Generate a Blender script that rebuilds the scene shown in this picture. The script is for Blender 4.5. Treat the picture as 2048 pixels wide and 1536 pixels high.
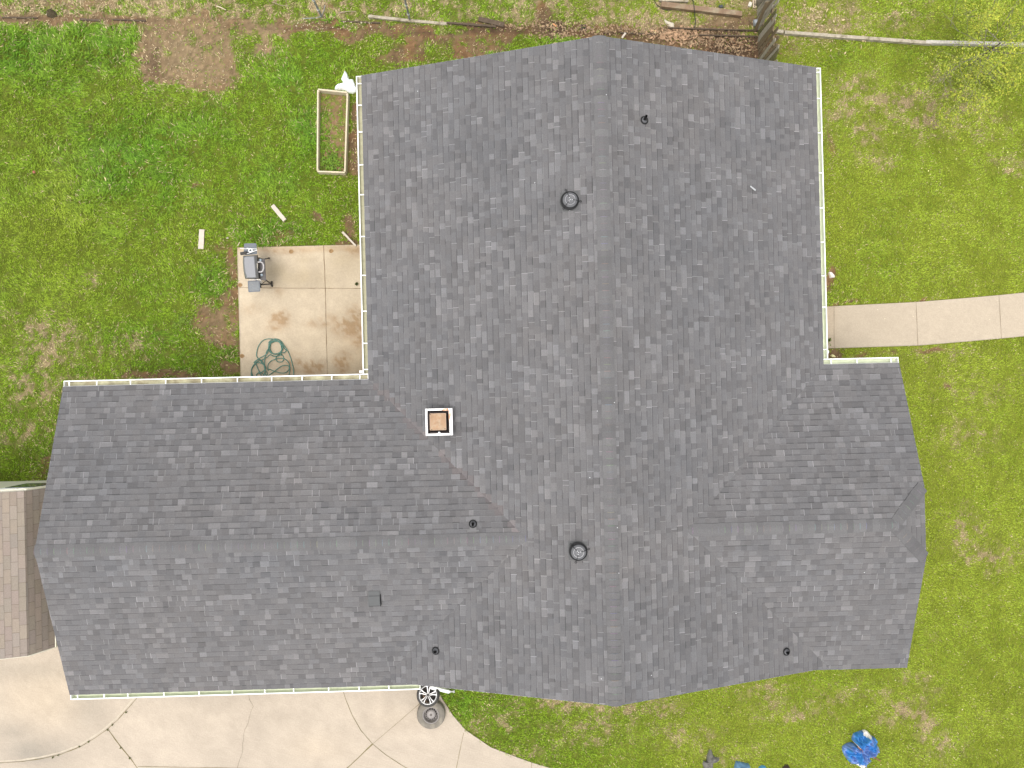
import bpy, math, random
import numpy as np
from mathutils import Vector, Matrix, Euler

for o in list(bpy.data.objects):
    bpy.data.objects.remove(o)
scene = bpy.context.scene
R = math.radians
random.seed(7)
rng = np.random.default_rng(11)

# ------------------------------------------------------------------ camera (a drone high over the house, looking down)
ZE = 2.5                                      # height of the eaves
CAM = (-2.1789, 0.0, 16.797 + ZE)
CROT = (0.0042, -0.0138, -0.0238)
FPX = 1473.64                                 # focal length in 2048-wide image pixels
cd = bpy.data.cameras.new('camera')
cam = bpy.data.objects.new('camera', cd)
scene.collection.objects.link(cam)
cam.location = CAM
cam.rotation_euler = CROT
cd.sensor_width = 36.0
cd.lens = FPX / 2048 * 36.0
cd.clip_start = 0.1
cd.clip_end = 2000
scene.camera = cam

# ------------------------------------------------------------------ bright overcast daylight
SUN_EL, SUN_AZ = R(78), R(215)                # azimuth clockwise from +Y (north): the brighter side is the south-west
w = bpy.data.worlds.new('World')
scene.world = w
w.use_nodes = True
nt = w.node_tree
bg = nt.nodes['Background']
sky = nt.nodes.new('ShaderNodeTexSky')
sky.sky_type = 'NISHITA'
sky.sun_disc = False
sky.sun_elevation = SUN_EL
sky.sun_rotation = SUN_AZ
sky.dust_density = 4.0
hs = nt.nodes.new('ShaderNodeHueSaturation')
hs.inputs['Saturation'].default_value = 0.22   # cloud cover: a nearly white sky
nt.links.new(sky.outputs['Color'], hs.inputs['Color'])
nt.links.new(hs.outputs['Color'], bg.inputs['Color'])
bg.inputs['Strength'].default_value = 0.15
sd = bpy.data.lights.new('sun', 'SUN')
sd.energy = 0.5
sd.angle = R(40)
sd.color = (1.0, 0.95, 0.88)
sun = bpy.data.objects.new('sun', sd)
scene.collection.objects.link(sun)
sdir = Vector((math.sin(SUN_AZ) * math.cos(SUN_EL), math.cos(SUN_AZ) * math.cos(SUN_EL), math.sin(SUN_EL)))
sun.rotation_euler = sdir.to_track_quat('Z', 'Y').to_euler()
scene.view_settings.view_transform = 'Standard'
scene.view_settings.look = 'None'
scene.view_settings.exposure = 1.15
scene.view_settings.gamma = 1.0
scene.view_settings.use_curve_mapping = False

# ------------------------------------------------------------------ image pixels <-> world
RM = np.array(Euler(CROT, 'XYZ').to_matrix())
CAMV = np.array(CAM)
def at(u, v, z=0.0):
    """image pixels, cast through the camera -> world point at height z"""
    d = RM @ np.array([(u - 1024) / FPX, (768 - v) / FPX, -1.0])
    t = (z - CAMV[2]) / d[2]
    p = CAMV + d * t
    return Vector((float(p[0]), float(p[1]), float(z)))
def to_pixels(x, y, z=0.0):  # world point -> image pixels seen by the camera
    d = np.stack([x - CAMV[0], y - CAMV[1], np.zeros_like(x) + z - CAMV[2]], -1) @ RM
    return 1024 - FPX * d[..., 0] / d[..., 2], 768 + FPX * d[..., 1] / d[..., 2]

# ------------------------------------------------------------------ noise (numpy)
def _h(ix, iy, s):
    n = (ix.astype(np.int64) * 374761393 + iy.astype(np.int64) * 668265263 + s * 974711) & 0x7fffffff
    n = ((n ^ (n >> 13)) * 1274126177) & 0x7fffffff
    n = n ^ (n >> 16)
    return (n & 0xffff) / 65535.0
def vn(x, y, s=0):
    x = np.asarray(x, float); y = np.asarray(y, float)
    ix = np.floor(x); iy = np.floor(y)
    fx = x - ix; fy = y - iy
    fx = fx * fx * (3 - 2 * fx); fy = fy * fy * (3 - 2 * fy)
    a = _h(ix, iy, s); b = _h(ix + 1, iy, s); c = _h(ix, iy + 1, s); d = _h(ix + 1, iy + 1, s)
    return (a * (1 - fx) + b * fx) * (1 - fy) + (c * (1 - fx) + d * fx) * fy
def fbm(x, y, s=0, o=4):
    t = 0; a = 0.5; n = 0
    for k in range(o):
        t = t + a * vn(x * 2 ** k + 17.3 * k, y * 2 ** k - 9.1 * k, s + k); n += a; a *= 0.5
    return t / n
def sstep(a, b, x):
    t = np.clip((x - a) / (b - a), 0, 1)
    return t * t * (3 - 2 * t)
def in_poly(px, py, poly):
    r = np.zeros(np.shape(px), bool)
    n = len(poly)
    for i in range(n):
        x0, y0 = poly[i]; x1, y1 = poly[(i + 1) % n]
        if y0 == y1: continue
        c = ((y0 > py) != (y1 > py)) & (px < (x1 - x0) * (py - y0) / (y1 - y0) + x0)
        r ^= c
    return r
def seg_dist(px, py, pts):
    d = np.full(np.shape(px), 1e9)
    for (x0, y0), (x1, y1) in zip(pts[:-1], pts[1:]):
        dx, dy = x1 - x0, y1 - y0
        t = np.clip(((px - x0) * dx + (py - y0) * dy) / (dx * dx + dy * dy), 0, 1)
        d = np.minimum(d, np.hypot(px - x0 - t * dx, py - y0 - t * dy))
    return d
def lin(r, g, b):
    f = lambda c: (c / 255 / 12.92) if c <= 10.3 else ((c / 255 + 0.055) / 1.055) ** 2.4
    return (f(r), f(g), f(b))

# ------------------------------------------------------------------ materials
MATS = {}
def mat(name, col=None, rough=0.8, var=0.0, scale=6.0, bump=0.0, bscale=60.0, attr=False, metal=0.0,
        col2=None, c2scale=3.0, c2lo=0.5, c2hi=0.65, spec=0.3, detail=6):
    if name in MATS: return MATS[name]
    m = bpy.data.materials.new(name)
    m.use_nodes = True
    t = m.node_tree; N = t.nodes; L = t.links
    b = N['Principled BSDF']
    b.inputs['Roughness'].default_value = rough
    b.inputs['Metallic'].default_value = metal
    b.inputs['Specular IOR Level'].default_value = spec
    co = N.new('ShaderNodeTexCoord')
    if attr:
        a = N.new('ShaderNodeAttribute'); a.attribute_name = 'Col'; out = a.outputs['Color']
    else:
        a = N.new('ShaderNodeRGB'); a.outputs[0].default_value = (*col, 1); out = a.outputs[0]
    if col2:
        n2 = N.new('ShaderNodeTexNoise'); n2.inputs['Scale'].default_value = c2scale; n2.inputs['Detail'].default_value = 8
        n2.inputs['Roughness'].default_value = 0.6
        L.new(co.outputs['Object'], n2.inputs['Vector'])
        mr = N.new('ShaderNodeMapRange'); mr.inputs['From Min'].default_value = c2lo; mr.inputs['From Max'].default_value = c2hi
        L.new(n2.outputs['Fac'], mr.inputs['Value'])
        mx = N.new('ShaderNodeMix'); mx.data_type = 'RGBA'
        L.new(mr.outputs[0], mx.inputs['Factor']); L.new(out, mx.inputs['A']); mx.inputs['B'].default_value = (*col2, 1)
        out = mx.outputs['Result']
    if var:
        n = N.new('ShaderNodeTexNoise'); n.inputs['Scale'].default_value = scale; n.inputs['Detail'].default_value = detail
        n.inputs['Roughness'].default_value = 0.65
        L.new(co.outputs['Object'], n.inputs['Vector'])
        mr = N.new('ShaderNodeMapRange')
        mr.inputs['From Min'].default_value = 0.25; mr.inputs['From Max'].default_value = 0.75
        mr.inputs['To Min'].default_value = 1 - var; mr.inputs['To Max'].default_value = 1 + var
        L.new(n.outputs['Fac'], mr.inputs['Value'])
        mx = N.new('ShaderNodeMix'); mx.data_type = 'RGBA'; mx.blend_type = 'MULTIPLY'; mx.inputs['Factor'].default_value = 1
        L.new(out, mx.inputs['A']); L.new(mr.outputs[0], mx.inputs['B'])
        out = mx.outputs['Result']
    L.new(out, b.inputs['Base Color'])
    if bump:
        nb = N.new('ShaderNodeTexNoise'); nb.inputs['Scale'].default_value = bscale; nb.inputs['Detail'].default_value = 5
        L.new(co.outputs['Object'], nb.inputs['Vector'])
        bp = N.new('ShaderNodeBump'); bp.inputs['Strength'].default_value = bump; bp.inputs['Distance'].default_value = 0.02
        L.new(nb.outputs['Fac'], bp.inputs['Height']); L.new(bp.outputs['Normal'], b.inputs['Normal'])
    MATS[name] = m
    return m

# ------------------------------------------------------------------ mesh builder
class MB:
    def __init__(s): s.v = []; s.f = []; s.m = []; s.c = []; s.col = (0.5, 0.5, 0.5); s.mi = 0; s.hascol = False
    def vert(s, p): s.v.append((p[0], p[1], p[2])); s.c.append(s.col); return len(s.v) - 1
    def poly(s, pts):
        i = [s.vert(p) for p in pts]; s.f.append(i); s.m.append(s.mi); return i
    def face(s, idx): s.f.append(list(idx)); s.m.append(s.mi)
    def prism(s, pts, z0, z1, top_mi=None):
        """pts: top-view outline counter-clockwise (x, y)"""
        n = len(pts)
        a = [s.vert((p[0], p[1], z0)) for p in pts]; b = [s.vert((p[0], p[1], z1)) for p in pts]
        for i in range(n): s.face((a[i], a[(i + 1) % n], b[(i + 1) % n], b[i]))
        s.face(b); s.face(a[::-1])
    def box(s, c, size, M=None):
        hx, hy, hz = size[0] / 2, size[1] / 2, size[2] / 2
        P = [Vector((x, y, z)) for z in (-hz, hz) for x, y in ((-hx, -hy), (hx, -hy), (hx, hy), (-hx, hy))]
        if M is not None: P = [M @ p for p in P]
        i = [s.vert(p + Vector(c)) for p in P]
        for q in ((0, 3, 2, 1), (4, 5, 6, 7), (0, 1, 5, 4), (1, 2, 6, 5), (2, 3, 7, 6), (3, 0, 4, 7)): s.face([i[k] for k in q])
    def beam(s, a, b, wd, ht, up=(0, 0, 1)):
        a = Vector(a); b = Vector(b); d = (b - a); L = d.length; d.normalize()
        side = d.cross(Vector(up)); side.normalize(); u = side.cross(d)
        M = Matrix((side, d, u)).transposed()
        s.box((a + b) / 2, (wd, L, ht), M)
    def tube(s, pts, r, n=8, cap=True):
        pts = [Vector(p) for p in pts]; rings = []
        rs = r if isinstance(r, (list, tuple)) else [r] * len(pts)
        up = Vector((0.0, 0.0, 1.0))
        for i, p in enumerate(pts):
            d = (pts[min(i + 1, len(pts) - 1)] - pts[max(i - 1, 0)])
            if d.length < 1e-9: d = Vector((0, 0, 1))
            d.normalize()
            x = d.cross(up)
            if x.length < 0.05: x = d.cross(Vector((1, 0, 0)))
            x.normalize(); y = x.cross(d)
            rings.append([s.vert(p + (x * math.cos(2 * math.pi * k / n) + y * math.sin(2 * math.pi * k / n)) * rs[i]) for k in range(n)])
        for a, b in zip(rings[:-1], rings[1:]):
            for k in range(n): s.face((a[k], a[(k + 1) % n], b[(k + 1) % n], b[k]))
        if cap: s.face(rings[0]); s.face(rings[-1][::-1])
    def lathe(s, prof, c, n=32, M=None, a0=0.0):
        """prof: (radius, height) pairs about the axis through c"""
        c = Vector(c); rings = []
        for r, z in prof:
            ring = []
            for k in range(n):
                a = 2 * math.pi * k / n + a0
                p = Vector((r * math.cos(a), r * math.sin(a), z))
                if M is not None: p = M @ p
                ring.append(s.vert(c + p))
            rings.append(ring)
        for a, b in zip(rings[:-1], rings[1:]):
            for k in range(n): s.face((a[k], a[(k + 1) % n], b[(k + 1) % n], b[k]))
        return rings
    def torus(s, c, R0, r, n=28, k=8, M=None):
        c = Vector(c); rings = []
        for i in range(n):
            a = 2 * math.pi * i / n; ring = []
            for j in range(k):
                b = 2 * math.pi * j / k
                p = Vector(((R0 + r * math.cos(b)) * math.cos(a), (R0 + r * math.cos(b)) * math.sin(a), r * math.sin(b)))
                if M is not None: p = M @ p
                ring.append(s.vert(c + p))
            rings.append(ring)
        for i in range(n):
            a = rings[i]; b = rings[(i + 1) % n]
            for j in range(k): s.face((a[j], b[j], b[(j + 1) % k], a[(j + 1) % k]))
    def build(s, name, mats, parent=None, smooth=False, origin=None, bevel=0.0):
        if not isinstance(mats, (list, tuple)): mats = [mats]
        if origin is None:
            origin = Vector(parent['_o']) if parent is not None and '_o' in parent else Vector((0, 0, 0))
        me = bpy.data.meshes.new(name)
        V = np.array(s.v, float) - np.array(origin)
        me.from_pydata(V.tolist(), [], s.f)
        for m in mats: me.materials.append(m)
        if len(mats) > 1: me.polygons.foreach_set('material_index', s.m)
        if s.hascol:
            at_ = me.color_attributes.new('Col', 'FLOAT_COLOR', 'POINT')
            c = np.ones((len(s.v), 4)); c[:, :3] = np.array(s.c)
            at_.data.foreach_set('color', c.ravel())
        if smooth: me.polygons.foreach_set('use_smooth', [True] * len(me.polygons))
        me.update()
        o = bpy.data.objects.new(name, me)
        scene.collection.objects.link(o)
        if parent is not None: o.parent = parent
        else: o.location = origin
        if parent is not None: o['_o'] = list(origin)
        if bevel:
            b = o.modifiers.new('bevel', 'BEVEL'); b.width = bevel; b.segments = 2; b.limit_method = 'ANGLE'
        return o

def tag(o, label=None, cat=None, group=None, kind=None):
    if label: o['label'] = label
    if cat: o['category'] = cat
    if group: o['group'] = group
    if kind: o['kind'] = kind
    return o
def thing(name, label, cat, loc, group=None):
    o = bpy.data.objects.new(name, None)
    scene.collection.objects.link(o)
    o.location = loc; o.empty_display_size = 0.2
    o['_o'] = list(loc)
    return tag(o, label, cat, group)
def np_mesh(name, V, F, mats, col=None, smooth=False):
    """V (n,3), F (m,k) with k constant"""
    me = bpy.data.meshes.new(name)
    me.vertices.add(len(V)); me.vertices.foreach_set('co', V.astype(np.float32).ravel())
    k = F.shape[1]
    me.loops.add(F.size); me.loops.foreach_set('vertex_index', F.astype(np.int32).ravel())
    me.polygons.add(len(F)); me.polygons.foreach_set('loop_start', (np.arange(len(F)) * k).astype(np.int32))
    if smooth: me.polygons.foreach_set('use_smooth', np.ones(len(F), bool))
    me.materials.append(mats)
    if col is not None:
        a = me.color_attributes.new('Col', 'FLOAT_COLOR', 'POINT')
        c = np.ones((len(V), 4), np.float32); c[:, :3] = col
        a.data.foreach_set('color', c.ravel())
    me.update(calc_edges=True); me.validate()
    o = bpy.data.objects.new(name, me)
    scene.collection.objects.link(o)
    return o

# ================================================================== THE GROUND
def drive_edge(v):
    return np.interp(v, [1150, 1290, 1345, 1400, 1430, 1460, 1495, 1525, 1536, 1560, 1600, 1700],
                        [842, 845, 855, 886, 905, 931, 982, 1062, 1100, 1180, 1300, 1560])
DRIVE = [(-400, 1150)] + [(float(drive_edge(v)), v) for v in (1150, 1290, 1345, 1400, 1430, 1460, 1495, 1525, 1536, 1560, 1600, 1690)] + [(-400, 1690)]
PATIO = [(474, 495), (760, 488), (760, 790), (482, 790)]
WALK_T = [(1560, 616), (1652, 613), (1832, 604), (1920, 597), (2000, 590), (2060, 584), (2160, 573), (2400, 545)]
WALK_B = [(1560, 700), (1652, 697), (1836, 691), (1920, 684), (2000, 677), (2060, 671), (2160, 660), (2400, 632)]
WALK = WALK_T + WALK_B[::-1]

# bare, strawy and leafy places in the lawn: (u, v, ru, rv, amount)
SOIL = [(150, 14, 260, 16, .42), (400, 20, 120, 14, .4), (660, 20, 120, 18, .38), (520, 78, 40, 40, .75), (540, 55, 60, 22, .6), (640, 62, 90, 10, .7), (740, 70, 70, 14, .8), (830, 84, 60, 24, .75), (935, 96, 52, 20, .95),
        (800, 112, 60, 16, .7), (985, 92, 35, 14, .8), (770, 132, 40, 8, .5), (380, 48, 120, 14, .8), (150, 42, 200, 7, .85), (1110, 55, 60, 18, .95),
        (1080, 30, 18, 25, .6), (1430, 92, 130, 26, 1.1), (1350, 70, 120, 18, .9), (1470, 60, 60, 30, .9), (1250, 68, 110, 9, .8), (980, 55, 70, 12, .9),
        (706, 265, 15, 80, 1.0), (700, 300, 30, 50, .7), (662, 205, 14, 20, .8), (662, 262, 9, 40, .9), (680, 285, 8, 40, .5), (438, 655, 42, 46, 1.0), (460, 640, 20, 60, .9), (455, 745, 36, 16, .9), (330, 752, 95, 9, .8),
        (110, 925, 45, 22, .5), (84, 955, 20, 20, .6), (698, 455, 18, 30, .75), (640, 437, 9, 8, .85), (396, 370, 8, 5, .9), (700, 485, 24, 12, .9), (560, 470, 40, 18, .35),
        (430, 505, 40, 22, .55), (470, 520, 10, 40, .8), (476, 620, 8, 120, .8), (1700, 716, 46, 9, .9), (1674, 715, 20, 14, .8), (1660, 560, 9, 24, .8), (1655, 660, 8, 6, .5),
        (1700, 604, 30, 5, .7), (1850, 598, 40, 5, .55), (1800, 697, 120, 4, .6), (1902, 779, 8, 6, .95), (1660, 250, 10, 120, .35)]
STRAW = [(120, 10, 300, 30, 1.0), (371, 108, 80, 55, .55), (420, 18, 130, 26, .7), (660, 22, 90, 26, .8), (850, 15, 120, 26, .6), (1050, 15, 120, 24, .6), (1250, 30, 90, 30, .7), (560, 20, 60, 25, .6), (1000, 25, 80, 20, .4), (1380, 30, 140, 34, .95), (1480, 20, 40, 40, .7),
         (1640, 36, 70, 34, .8), (1590, 70, 30, 20, .5), (1800, 40, 60, 26, .4), (1780, 200, 80, 26, .75), (1710, 175, 40, 24, .6), (1850, 245, 70, 26, .6), (1745, 320, 40, 16, .55), (1690, 225, 36, 36, .5),
         (1930, 240, 60, 30, .5), (1730, 260, 50, 20, .5), (1890, 200, 50, 60, .35), (2020, 330, 40, 14, .35), (1925, 1050, 26, 24, .7), (1975, 1105, 46, 20, .8), (1955, 1085, 26, 30, .6), (2000, 1130, 30, 12, .5),
         (1150, 1402, 100, 14, .8), (1250, 1412, 70, 12, .75), (1080, 1395, 60, 10, .6), (1190, 1460, 60, 22, .5), (1300, 1432, 70, 16, .4), (1590, 1415, 60, 22, .5), (1520, 1380, 70, 14, .4), (1795, 1425, 32, 22, .75), (1850, 1440, 26, 50, .5),
         (1880, 1490, 30, 30, .5), (1700, 1385, 60, 16, .45), (1830, 1350, 26, 14, .5), (1370, 1470, 60, 20, .35), (1000, 1432, 36, 24, .5), (950, 1450, 30, 20, .4), (1450, 1500, 60, 20, .35), (1060, 1500, 60, 16, .3),
         (100, 690, 50, 44, .65), (60, 770, 60, 40, .5), (130, 745, 40, 20, .5), (60, 860, 50, 30, .5), (190, 560, 12, 10, .5), (250, 700, 60, 30, .3), (20, 640, 30, 30, .35), (1930, 880, 50, 40, .3), (1960, 780, 60, 30, .25), (1880, 700, 50, 30, .2), (1750, 900, 30, 30, .2)]
LUSH_SHADE = [(120, 110, 170, 70, .9), (220, 330, 170, 120, .8), (420, 260, 120, 70, .5), (250, 420, 120, 60, .45), (580, 150, 90, 60, .5), (620, 260, 60, 70, .7), (550, 360, 90, 60, .5), (520, 460, 90, 26, .8), (300, 560, 110, 60, .3), (430, 560, 50, 60, .6),
        (300, 690, 130, 60, .45), (120, 900, 60, 40, .4), (440, 720, 40, 30, .6), (1690, 600, 60, 40, .6), (1760, 480, 70, 60, .35), (1800, 545, 120, 40, .5), (1900, 420, 80, 80, .15), (930, 1410, 40, 30, .4), (1690, 110, 40, 26, .6), (1830, 110, 60, 40, .5), (1810, 20, 40, 50, .5),  # last spot here: shade under the tree put in as darker grass
        (1000, 110, 60, 12, .7), (1120, 85, 50, 9, .9), (650, 48, 45, 7, .9), (430, 45, 25, 12, .6), (1740, 260, 60, 40, .3), (250, 250, 260, 200, .3)]
YEL = [(60, 470, 160, 170, .6), (330, 500, 90, 60, .4), (220, 600, 120, 60, .4), (520, 250, 50, 50, .3), (1900, 850, 260, 600, .45), (1800, 450, 200, 120, .35), (2000, 1350, 120, 200, .5), (1500, 1480, 400, 80, .25), (320, 15, 60, 20, .5)]
def blobs(lst, u, v, nz):
    s = np.zeros_like(u)
    for cu, cv, ru, rv, a in lst:
        q = ((u - cu) / ru) ** 2 + ((v - cv) / rv) ** 2
        s = np.maximum(s, a * np.exp(-q * 0.75) * (0.45 + 1.1 * nz))
    return s
def fields(x, y):
    u, v = to_pixels(x, y)
    wu = u + 22 * (fbm(x * 1.7, y * 1.7, 3) - .5) * 2; wv = v + 22 * (fbm(x * 1.7 + 40, y * 1.7, 5) - .5) * 2
    n1 = fbm(x * 2.6, y * 2.6, 21); n2 = fbm(x * 4.5 + 9, y * 4.5, 31)
    nz = np.clip((n1 - .5) * 2.2 + .5, 0, 1)
    soil = blobs(SOIL, wu, wv, nz)
    wu = wu + 12 * (fbm(x * 7, y * 7, 13) - .5) * 2; wv = wv + 12 * (fbm(x * 7 + 5, y * 7, 15) - .5) * 2
    rect = np.maximum(np.abs(wu - 371) / 98, np.abs(wv - 108 - (wu - 371) * .09) / 72)
    soil = np.maximum(soil, (1 - sstep(.86, 1.04, rect)) * np.clip(.30 + .62 * n1 + .55 * (n2 - .4), 0, 1.1))
    # the trench line of the old fence
    tr = seg_dist(wu, v + 5 * (n1 - .5), [(-60, 35), (60, 36), (140, 38), (250, 38), (320, 48)])
    soil = np.maximum(soil, .9 * (1 - sstep(4, 11, tr)))
    tr2 = seg_dist(wu, wv, [(320, 46), (470, 44), (570, 60), (700, 60), (900, 72), (1060, 60), (1250, 68), (1340, 66)])
    soil = np.maximum(soil, (1 - sstep(5, 17, tr2)) * np.clip(.35 + 1.0 * n2, 0, 1))
    straw = blobs(STRAW, wu, wv, np.clip((n2 - .5) * 2.6 + .5, 0, 1))
    n3 = fbm(x * 8.5, y * 8.5, 33); straw = np.clip(straw * (.25 + 1.7 * sstep(.40, .64, n3)), 0, 1)
    straw = straw * (1 - .08 * sstep(1500, 1700, u)) + .08 * sstep(.58, .78, n2)
    lush = np.clip(blobs(LUSH_SHADE, wu, wv, .5 + 0 * u) + (n1 - .5) * .7, 0, 1.2)
    yel = np.clip(blobs(YEL, wu, wv, .5 + 0 * u) + (fbm(x * .9, y * .9, 41) - .5) * .8, 0, 1)
    right = sstep(1000, 1500, u)
    return u, v, np.clip(soil, 0, 1), np.clip(straw, 0, 1), lush, yel, right

BED_OUT = [(636, 178), (694, 184), (690, 346), (634, 344)]
def axis(lo, hi, st, far):
    c = np.arange(lo, hi + st, st)
    g = st * 1.6 ** np.arange(1, 22)
    e = np.cumsum(g); e = e[e < far]
    return np.concatenate([(lo - e)[::-1], c, c[-1] + e])
gx = axis(-16.6, 12.4, 0.055, 420); gy = axis(-11.4, 11.4, 0.055, 420)
X, Y = np.meshgrid(gx, gy)
x = X.ravel(); y = Y.ravel()
u, v, soil, straw, lush, yel, right = fields(x, y)
fine = fbm(x * 9, y * 9, 51); f2 = fbm(x * 3, y * 3, 61)
thatch = np.array([.095, .120, .014])[None] * (0.7 + .6 * fine)[:, None]
strawc = np.array([.27, .205, .112])[None] * (0.75 + .5 * fine)[:, None]
red = np.array([.165, .096, .048]); brn = np.array([.145, .095, .050]); sand = np.array([.205, .148, .083]); drk = np.array([.075, .048, .030])
wr = sstep(.45, .6, f2)[:, None]
soilc = brn * (1 - wr) + red * wr
ws_ = (blobs([(371, 110, 110, 90, 1), (520, 80, 50, 60, .9), (90, 20, 300, 30, .6), (440, 655, 50, 50, .5), (1440, 40, 90, 24, .8)], u, v, .5 + 0 * u))[:, None]
soilc = soilc * (1 - ws_) + sand * ws_
wd_ = np.clip(blobs([(1470, 95, 90, 36, 1), (1110, 52, 40, 22, 1), (1400, 75, 150, 12, .7), (985, 58, 60, 10, .9), (308, 130, 12, 34, .7), (104, 28, 10, 8, 1), (1250, 67, 110, 4, .9), (1000, 62, 90, 6, .8), (880, 66, 60, 4, .8), (640, 57, 90, 3, .6), (250, 40, 60, 3, .7), (60, 37, 60, 3, .7)], u, v, .55 + 0 * u), 0, 1)[:, None]
soilc = soilc * (1 - wd_) + drk * wd_
soilc = soilc * (0.45 + 1.1 * fbm(x * 14, y * 14, 53))[:, None]
thatch = thatch * (1 - right[:, None]) + np.array([.150, .175, .020])[None] * (0.75 + .5 * fine)[:, None] * right[:, None]
c = thatch * (1 - straw[:, None]) + strawc * straw[:, None]
se = sstep(.25, .6, soil)[:, None]
c = c * (1 - se) + soilc * se
nx, ny = len(gx), len(gy)
idx = np.arange(nx * ny).reshape(ny, nx)
F = np.stack([idx[:-1, :-1], idx[:-1, 1:], idx[1:, 1:], idx[1:, :-1]], -1).reshape(-1, 4)
gz = (fbm(x * 6, y * 6, 71) - .5) * .016
V = np.stack([x, y, gz], 1)
ground = np_mesh('ground', V, F, mat('earth', attr=True, rough=.95, var=.35, scale=55, bump=.9, bscale=70, spec=.1), c, smooth=True)
tag(ground, kind='structure')

# ------------------------------------------------------------------ concrete: driveway, patio and front path
def slab(name, rows, nu, zt, colf, m):
    """rows: list of (left image point, right image point)"""
    P = []
    for (a, b) in rows:
        for k in range(nu):
            t = k / (nu - 1)
            P.append((a[0] + (b[0] - a[0]) * t, a[1] + (b[1] - a[1]) * t))
    P = np.array(P); n = len(rows)
    W = np.array([at(p[0], p[1], zt) for p in P])
    idx = np.arange(n * nu).reshape(n, nu)
    F = [tuple(q) for q in np.stack([idx[:-1, :-1], idx[1:, :-1], idx[1:, 1:], idx[:-1, 1:]], -1).reshape(-1, 4)]
    col = colf(P[:, 0], P[:, 1], W[:, 0], W[:, 1])
    V = W.tolist(); C = col.tolist()
    loop = list(idx[0]) + list(idx[1:, -1]) + list(idx[-1, ::-1][1:]) + list(idx[::-1, 0][1:-1])
    base = len(V)
    for i in loop: V.append([W[i][0], W[i][1], -.06]); C.append((col[i] * .6).tolist())
    m_ = len(loop)
    for k in range(m_): F.append((loop[k], base + k, base + (k + 1) % m_, loop[(k + 1) % m_]))
    return np_mesh(name, np.array(V), np.array(F), m, np.array(C))
conc = mat('concrete', attr=True, rough=.85, var=.13, scale=30, bump=.12, bscale=120, spec=.25)
CB = np.array([.385, .326, .258])
def col_drive(u, v, x, y):
    n = fbm(x * .7, y * .7, 81); m = fbm(x * 3.2, y * 3.2, 91); g = fbm(x * 16, y * 16, 95)
    c = CB[None] * (0.97 + .14 * (n - .5) + .20 * (m - .5) + .16 * (g - .5))[:, None]
    st = blobs([(70, 1505, 60, 28, .8), (30, 1465, 40, 20, .5), (180, 1415, 34, 36, .45), (60, 1340, 90, 16, .35), (820, 1385, 30, 30, .25), (400, 1395, 130, 14, .2)], u, v, m)[:, None]
    c = c * (1 - st) + c * np.array([.63, .66, .68]) * st
    wa = blobs([(90, 1395, 80, 55, .7), (640, 1500, 60, 30, .3), (790, 1440, 60, 30, .2)], u, v, n)[:, None]
    return c * (1 - wa) + c * np.array([1.1, 1.06, .98]) * wa
def col_patio(u, v, x, y):
    n = fbm(x * 1.1, y * 1.1, 82); m = fbm(x * 4, y * 4, 92); g = fbm(x * 12, y * 12, 99)
    c = CB[None] * np.array([1.14, 1.11, 1.01]) * (0.96 + .2 * (n - .5) + .22 * (m - .5) + .1 * (g - .5))[:, None]
    gr = blobs([(600, 555, 60, 22, .6), (555, 545, 30, 20, .6), (690, 520, 36, 26, .5), (610, 520, 24, 12, .4)], u, v, m)[:, None]
    c = c * (1 - gr) + c * np.array([.72, .70, .62]) * gr
    br = blobs([(560, 640, 16, 13, .95), (552, 655, 14, 8, .7), (625, 738, 18, 11, 1.1), (685, 728, 12, 18, 1.1), (700, 655, 30, 18, .9), (712, 640, 18, 20, .8), (716, 680, 10, 16, .7), (640, 648, 22, 7, .6), (590, 730, 20, 16, .6),
                (556, 585, 8, 8, .35), (570, 505, 40, 4, .55), (715, 505, 24, 10, .5), (670, 640, 20, 10, .4), (500, 620, 20, 10, .25)], u + 14 * (m - .5), v + 14 * (g - .5), np.clip((g - .5) * 3.2 + .5, 0, 1))
    c = c * (1 - np.clip(br, 0, .85)[:, None]) + c * np.array([.62, .49, .36]) * np.clip(br, 0, .85)[:, None]
    dm = (sstep(600, 720, v) * .08 + sstep(640, 730, u) * sstep(600, 700, v) * .25)[:, None]
    c = c * (1 - dm) + c * np.array([.80, .70, .58]) * dm
    fr = (1 - sstep(2, 9, np.abs(v - 497 - 3 * (m - .5)))) [:, None] * .4
    return c * (1 - fr) + c * np.array([.75, .6, .42]) * fr
def col_walk(u, v, x, y):
    m = fbm(x * 3, y * 3, 93); g = fbm(x * 18, y * 18, 97)
    c = CB[None] * np.array([1.0, .985, .93]) * (0.95 + .12 * (m - .5) + .14 * (g - .5))[:, None]
    e = (1 - sstep(1652, 1685, u))[:, None] * .35
    return c * (1 - e) + c * np.array([.93, .82, .72]) * e
vs = np.linspace(1150, 1690, 140)
drv = slab('driveway', [((-400, float(v)), (float(drive_edge(v)), float(v))) for v in vs], 330, .03, col_drive, conc)
tag(drv, kind='structure')
pt = slab('patio', [((474 + 8 * t, 495 + 295 * t), (760, 488 + 302 * t)) for t in np.linspace(0, 1, 90)], 90, .05, col_patio, conc)
tag(pt, kind='structure')
wt = np.linspace(1560, 2400, 200)
wk = slab('path', [((float(q), float(np.interp(q, [p[0] for p in WALK_T], [p[1] for p in WALK_T]))), (float(q) + 3, float(np.interp(q, [p[0] for p in WALK_B], [p[1] for p in WALK_B])))) for q in wt], 34, .04, col_walk, conc)
tag(wk, kind='structure')

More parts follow.
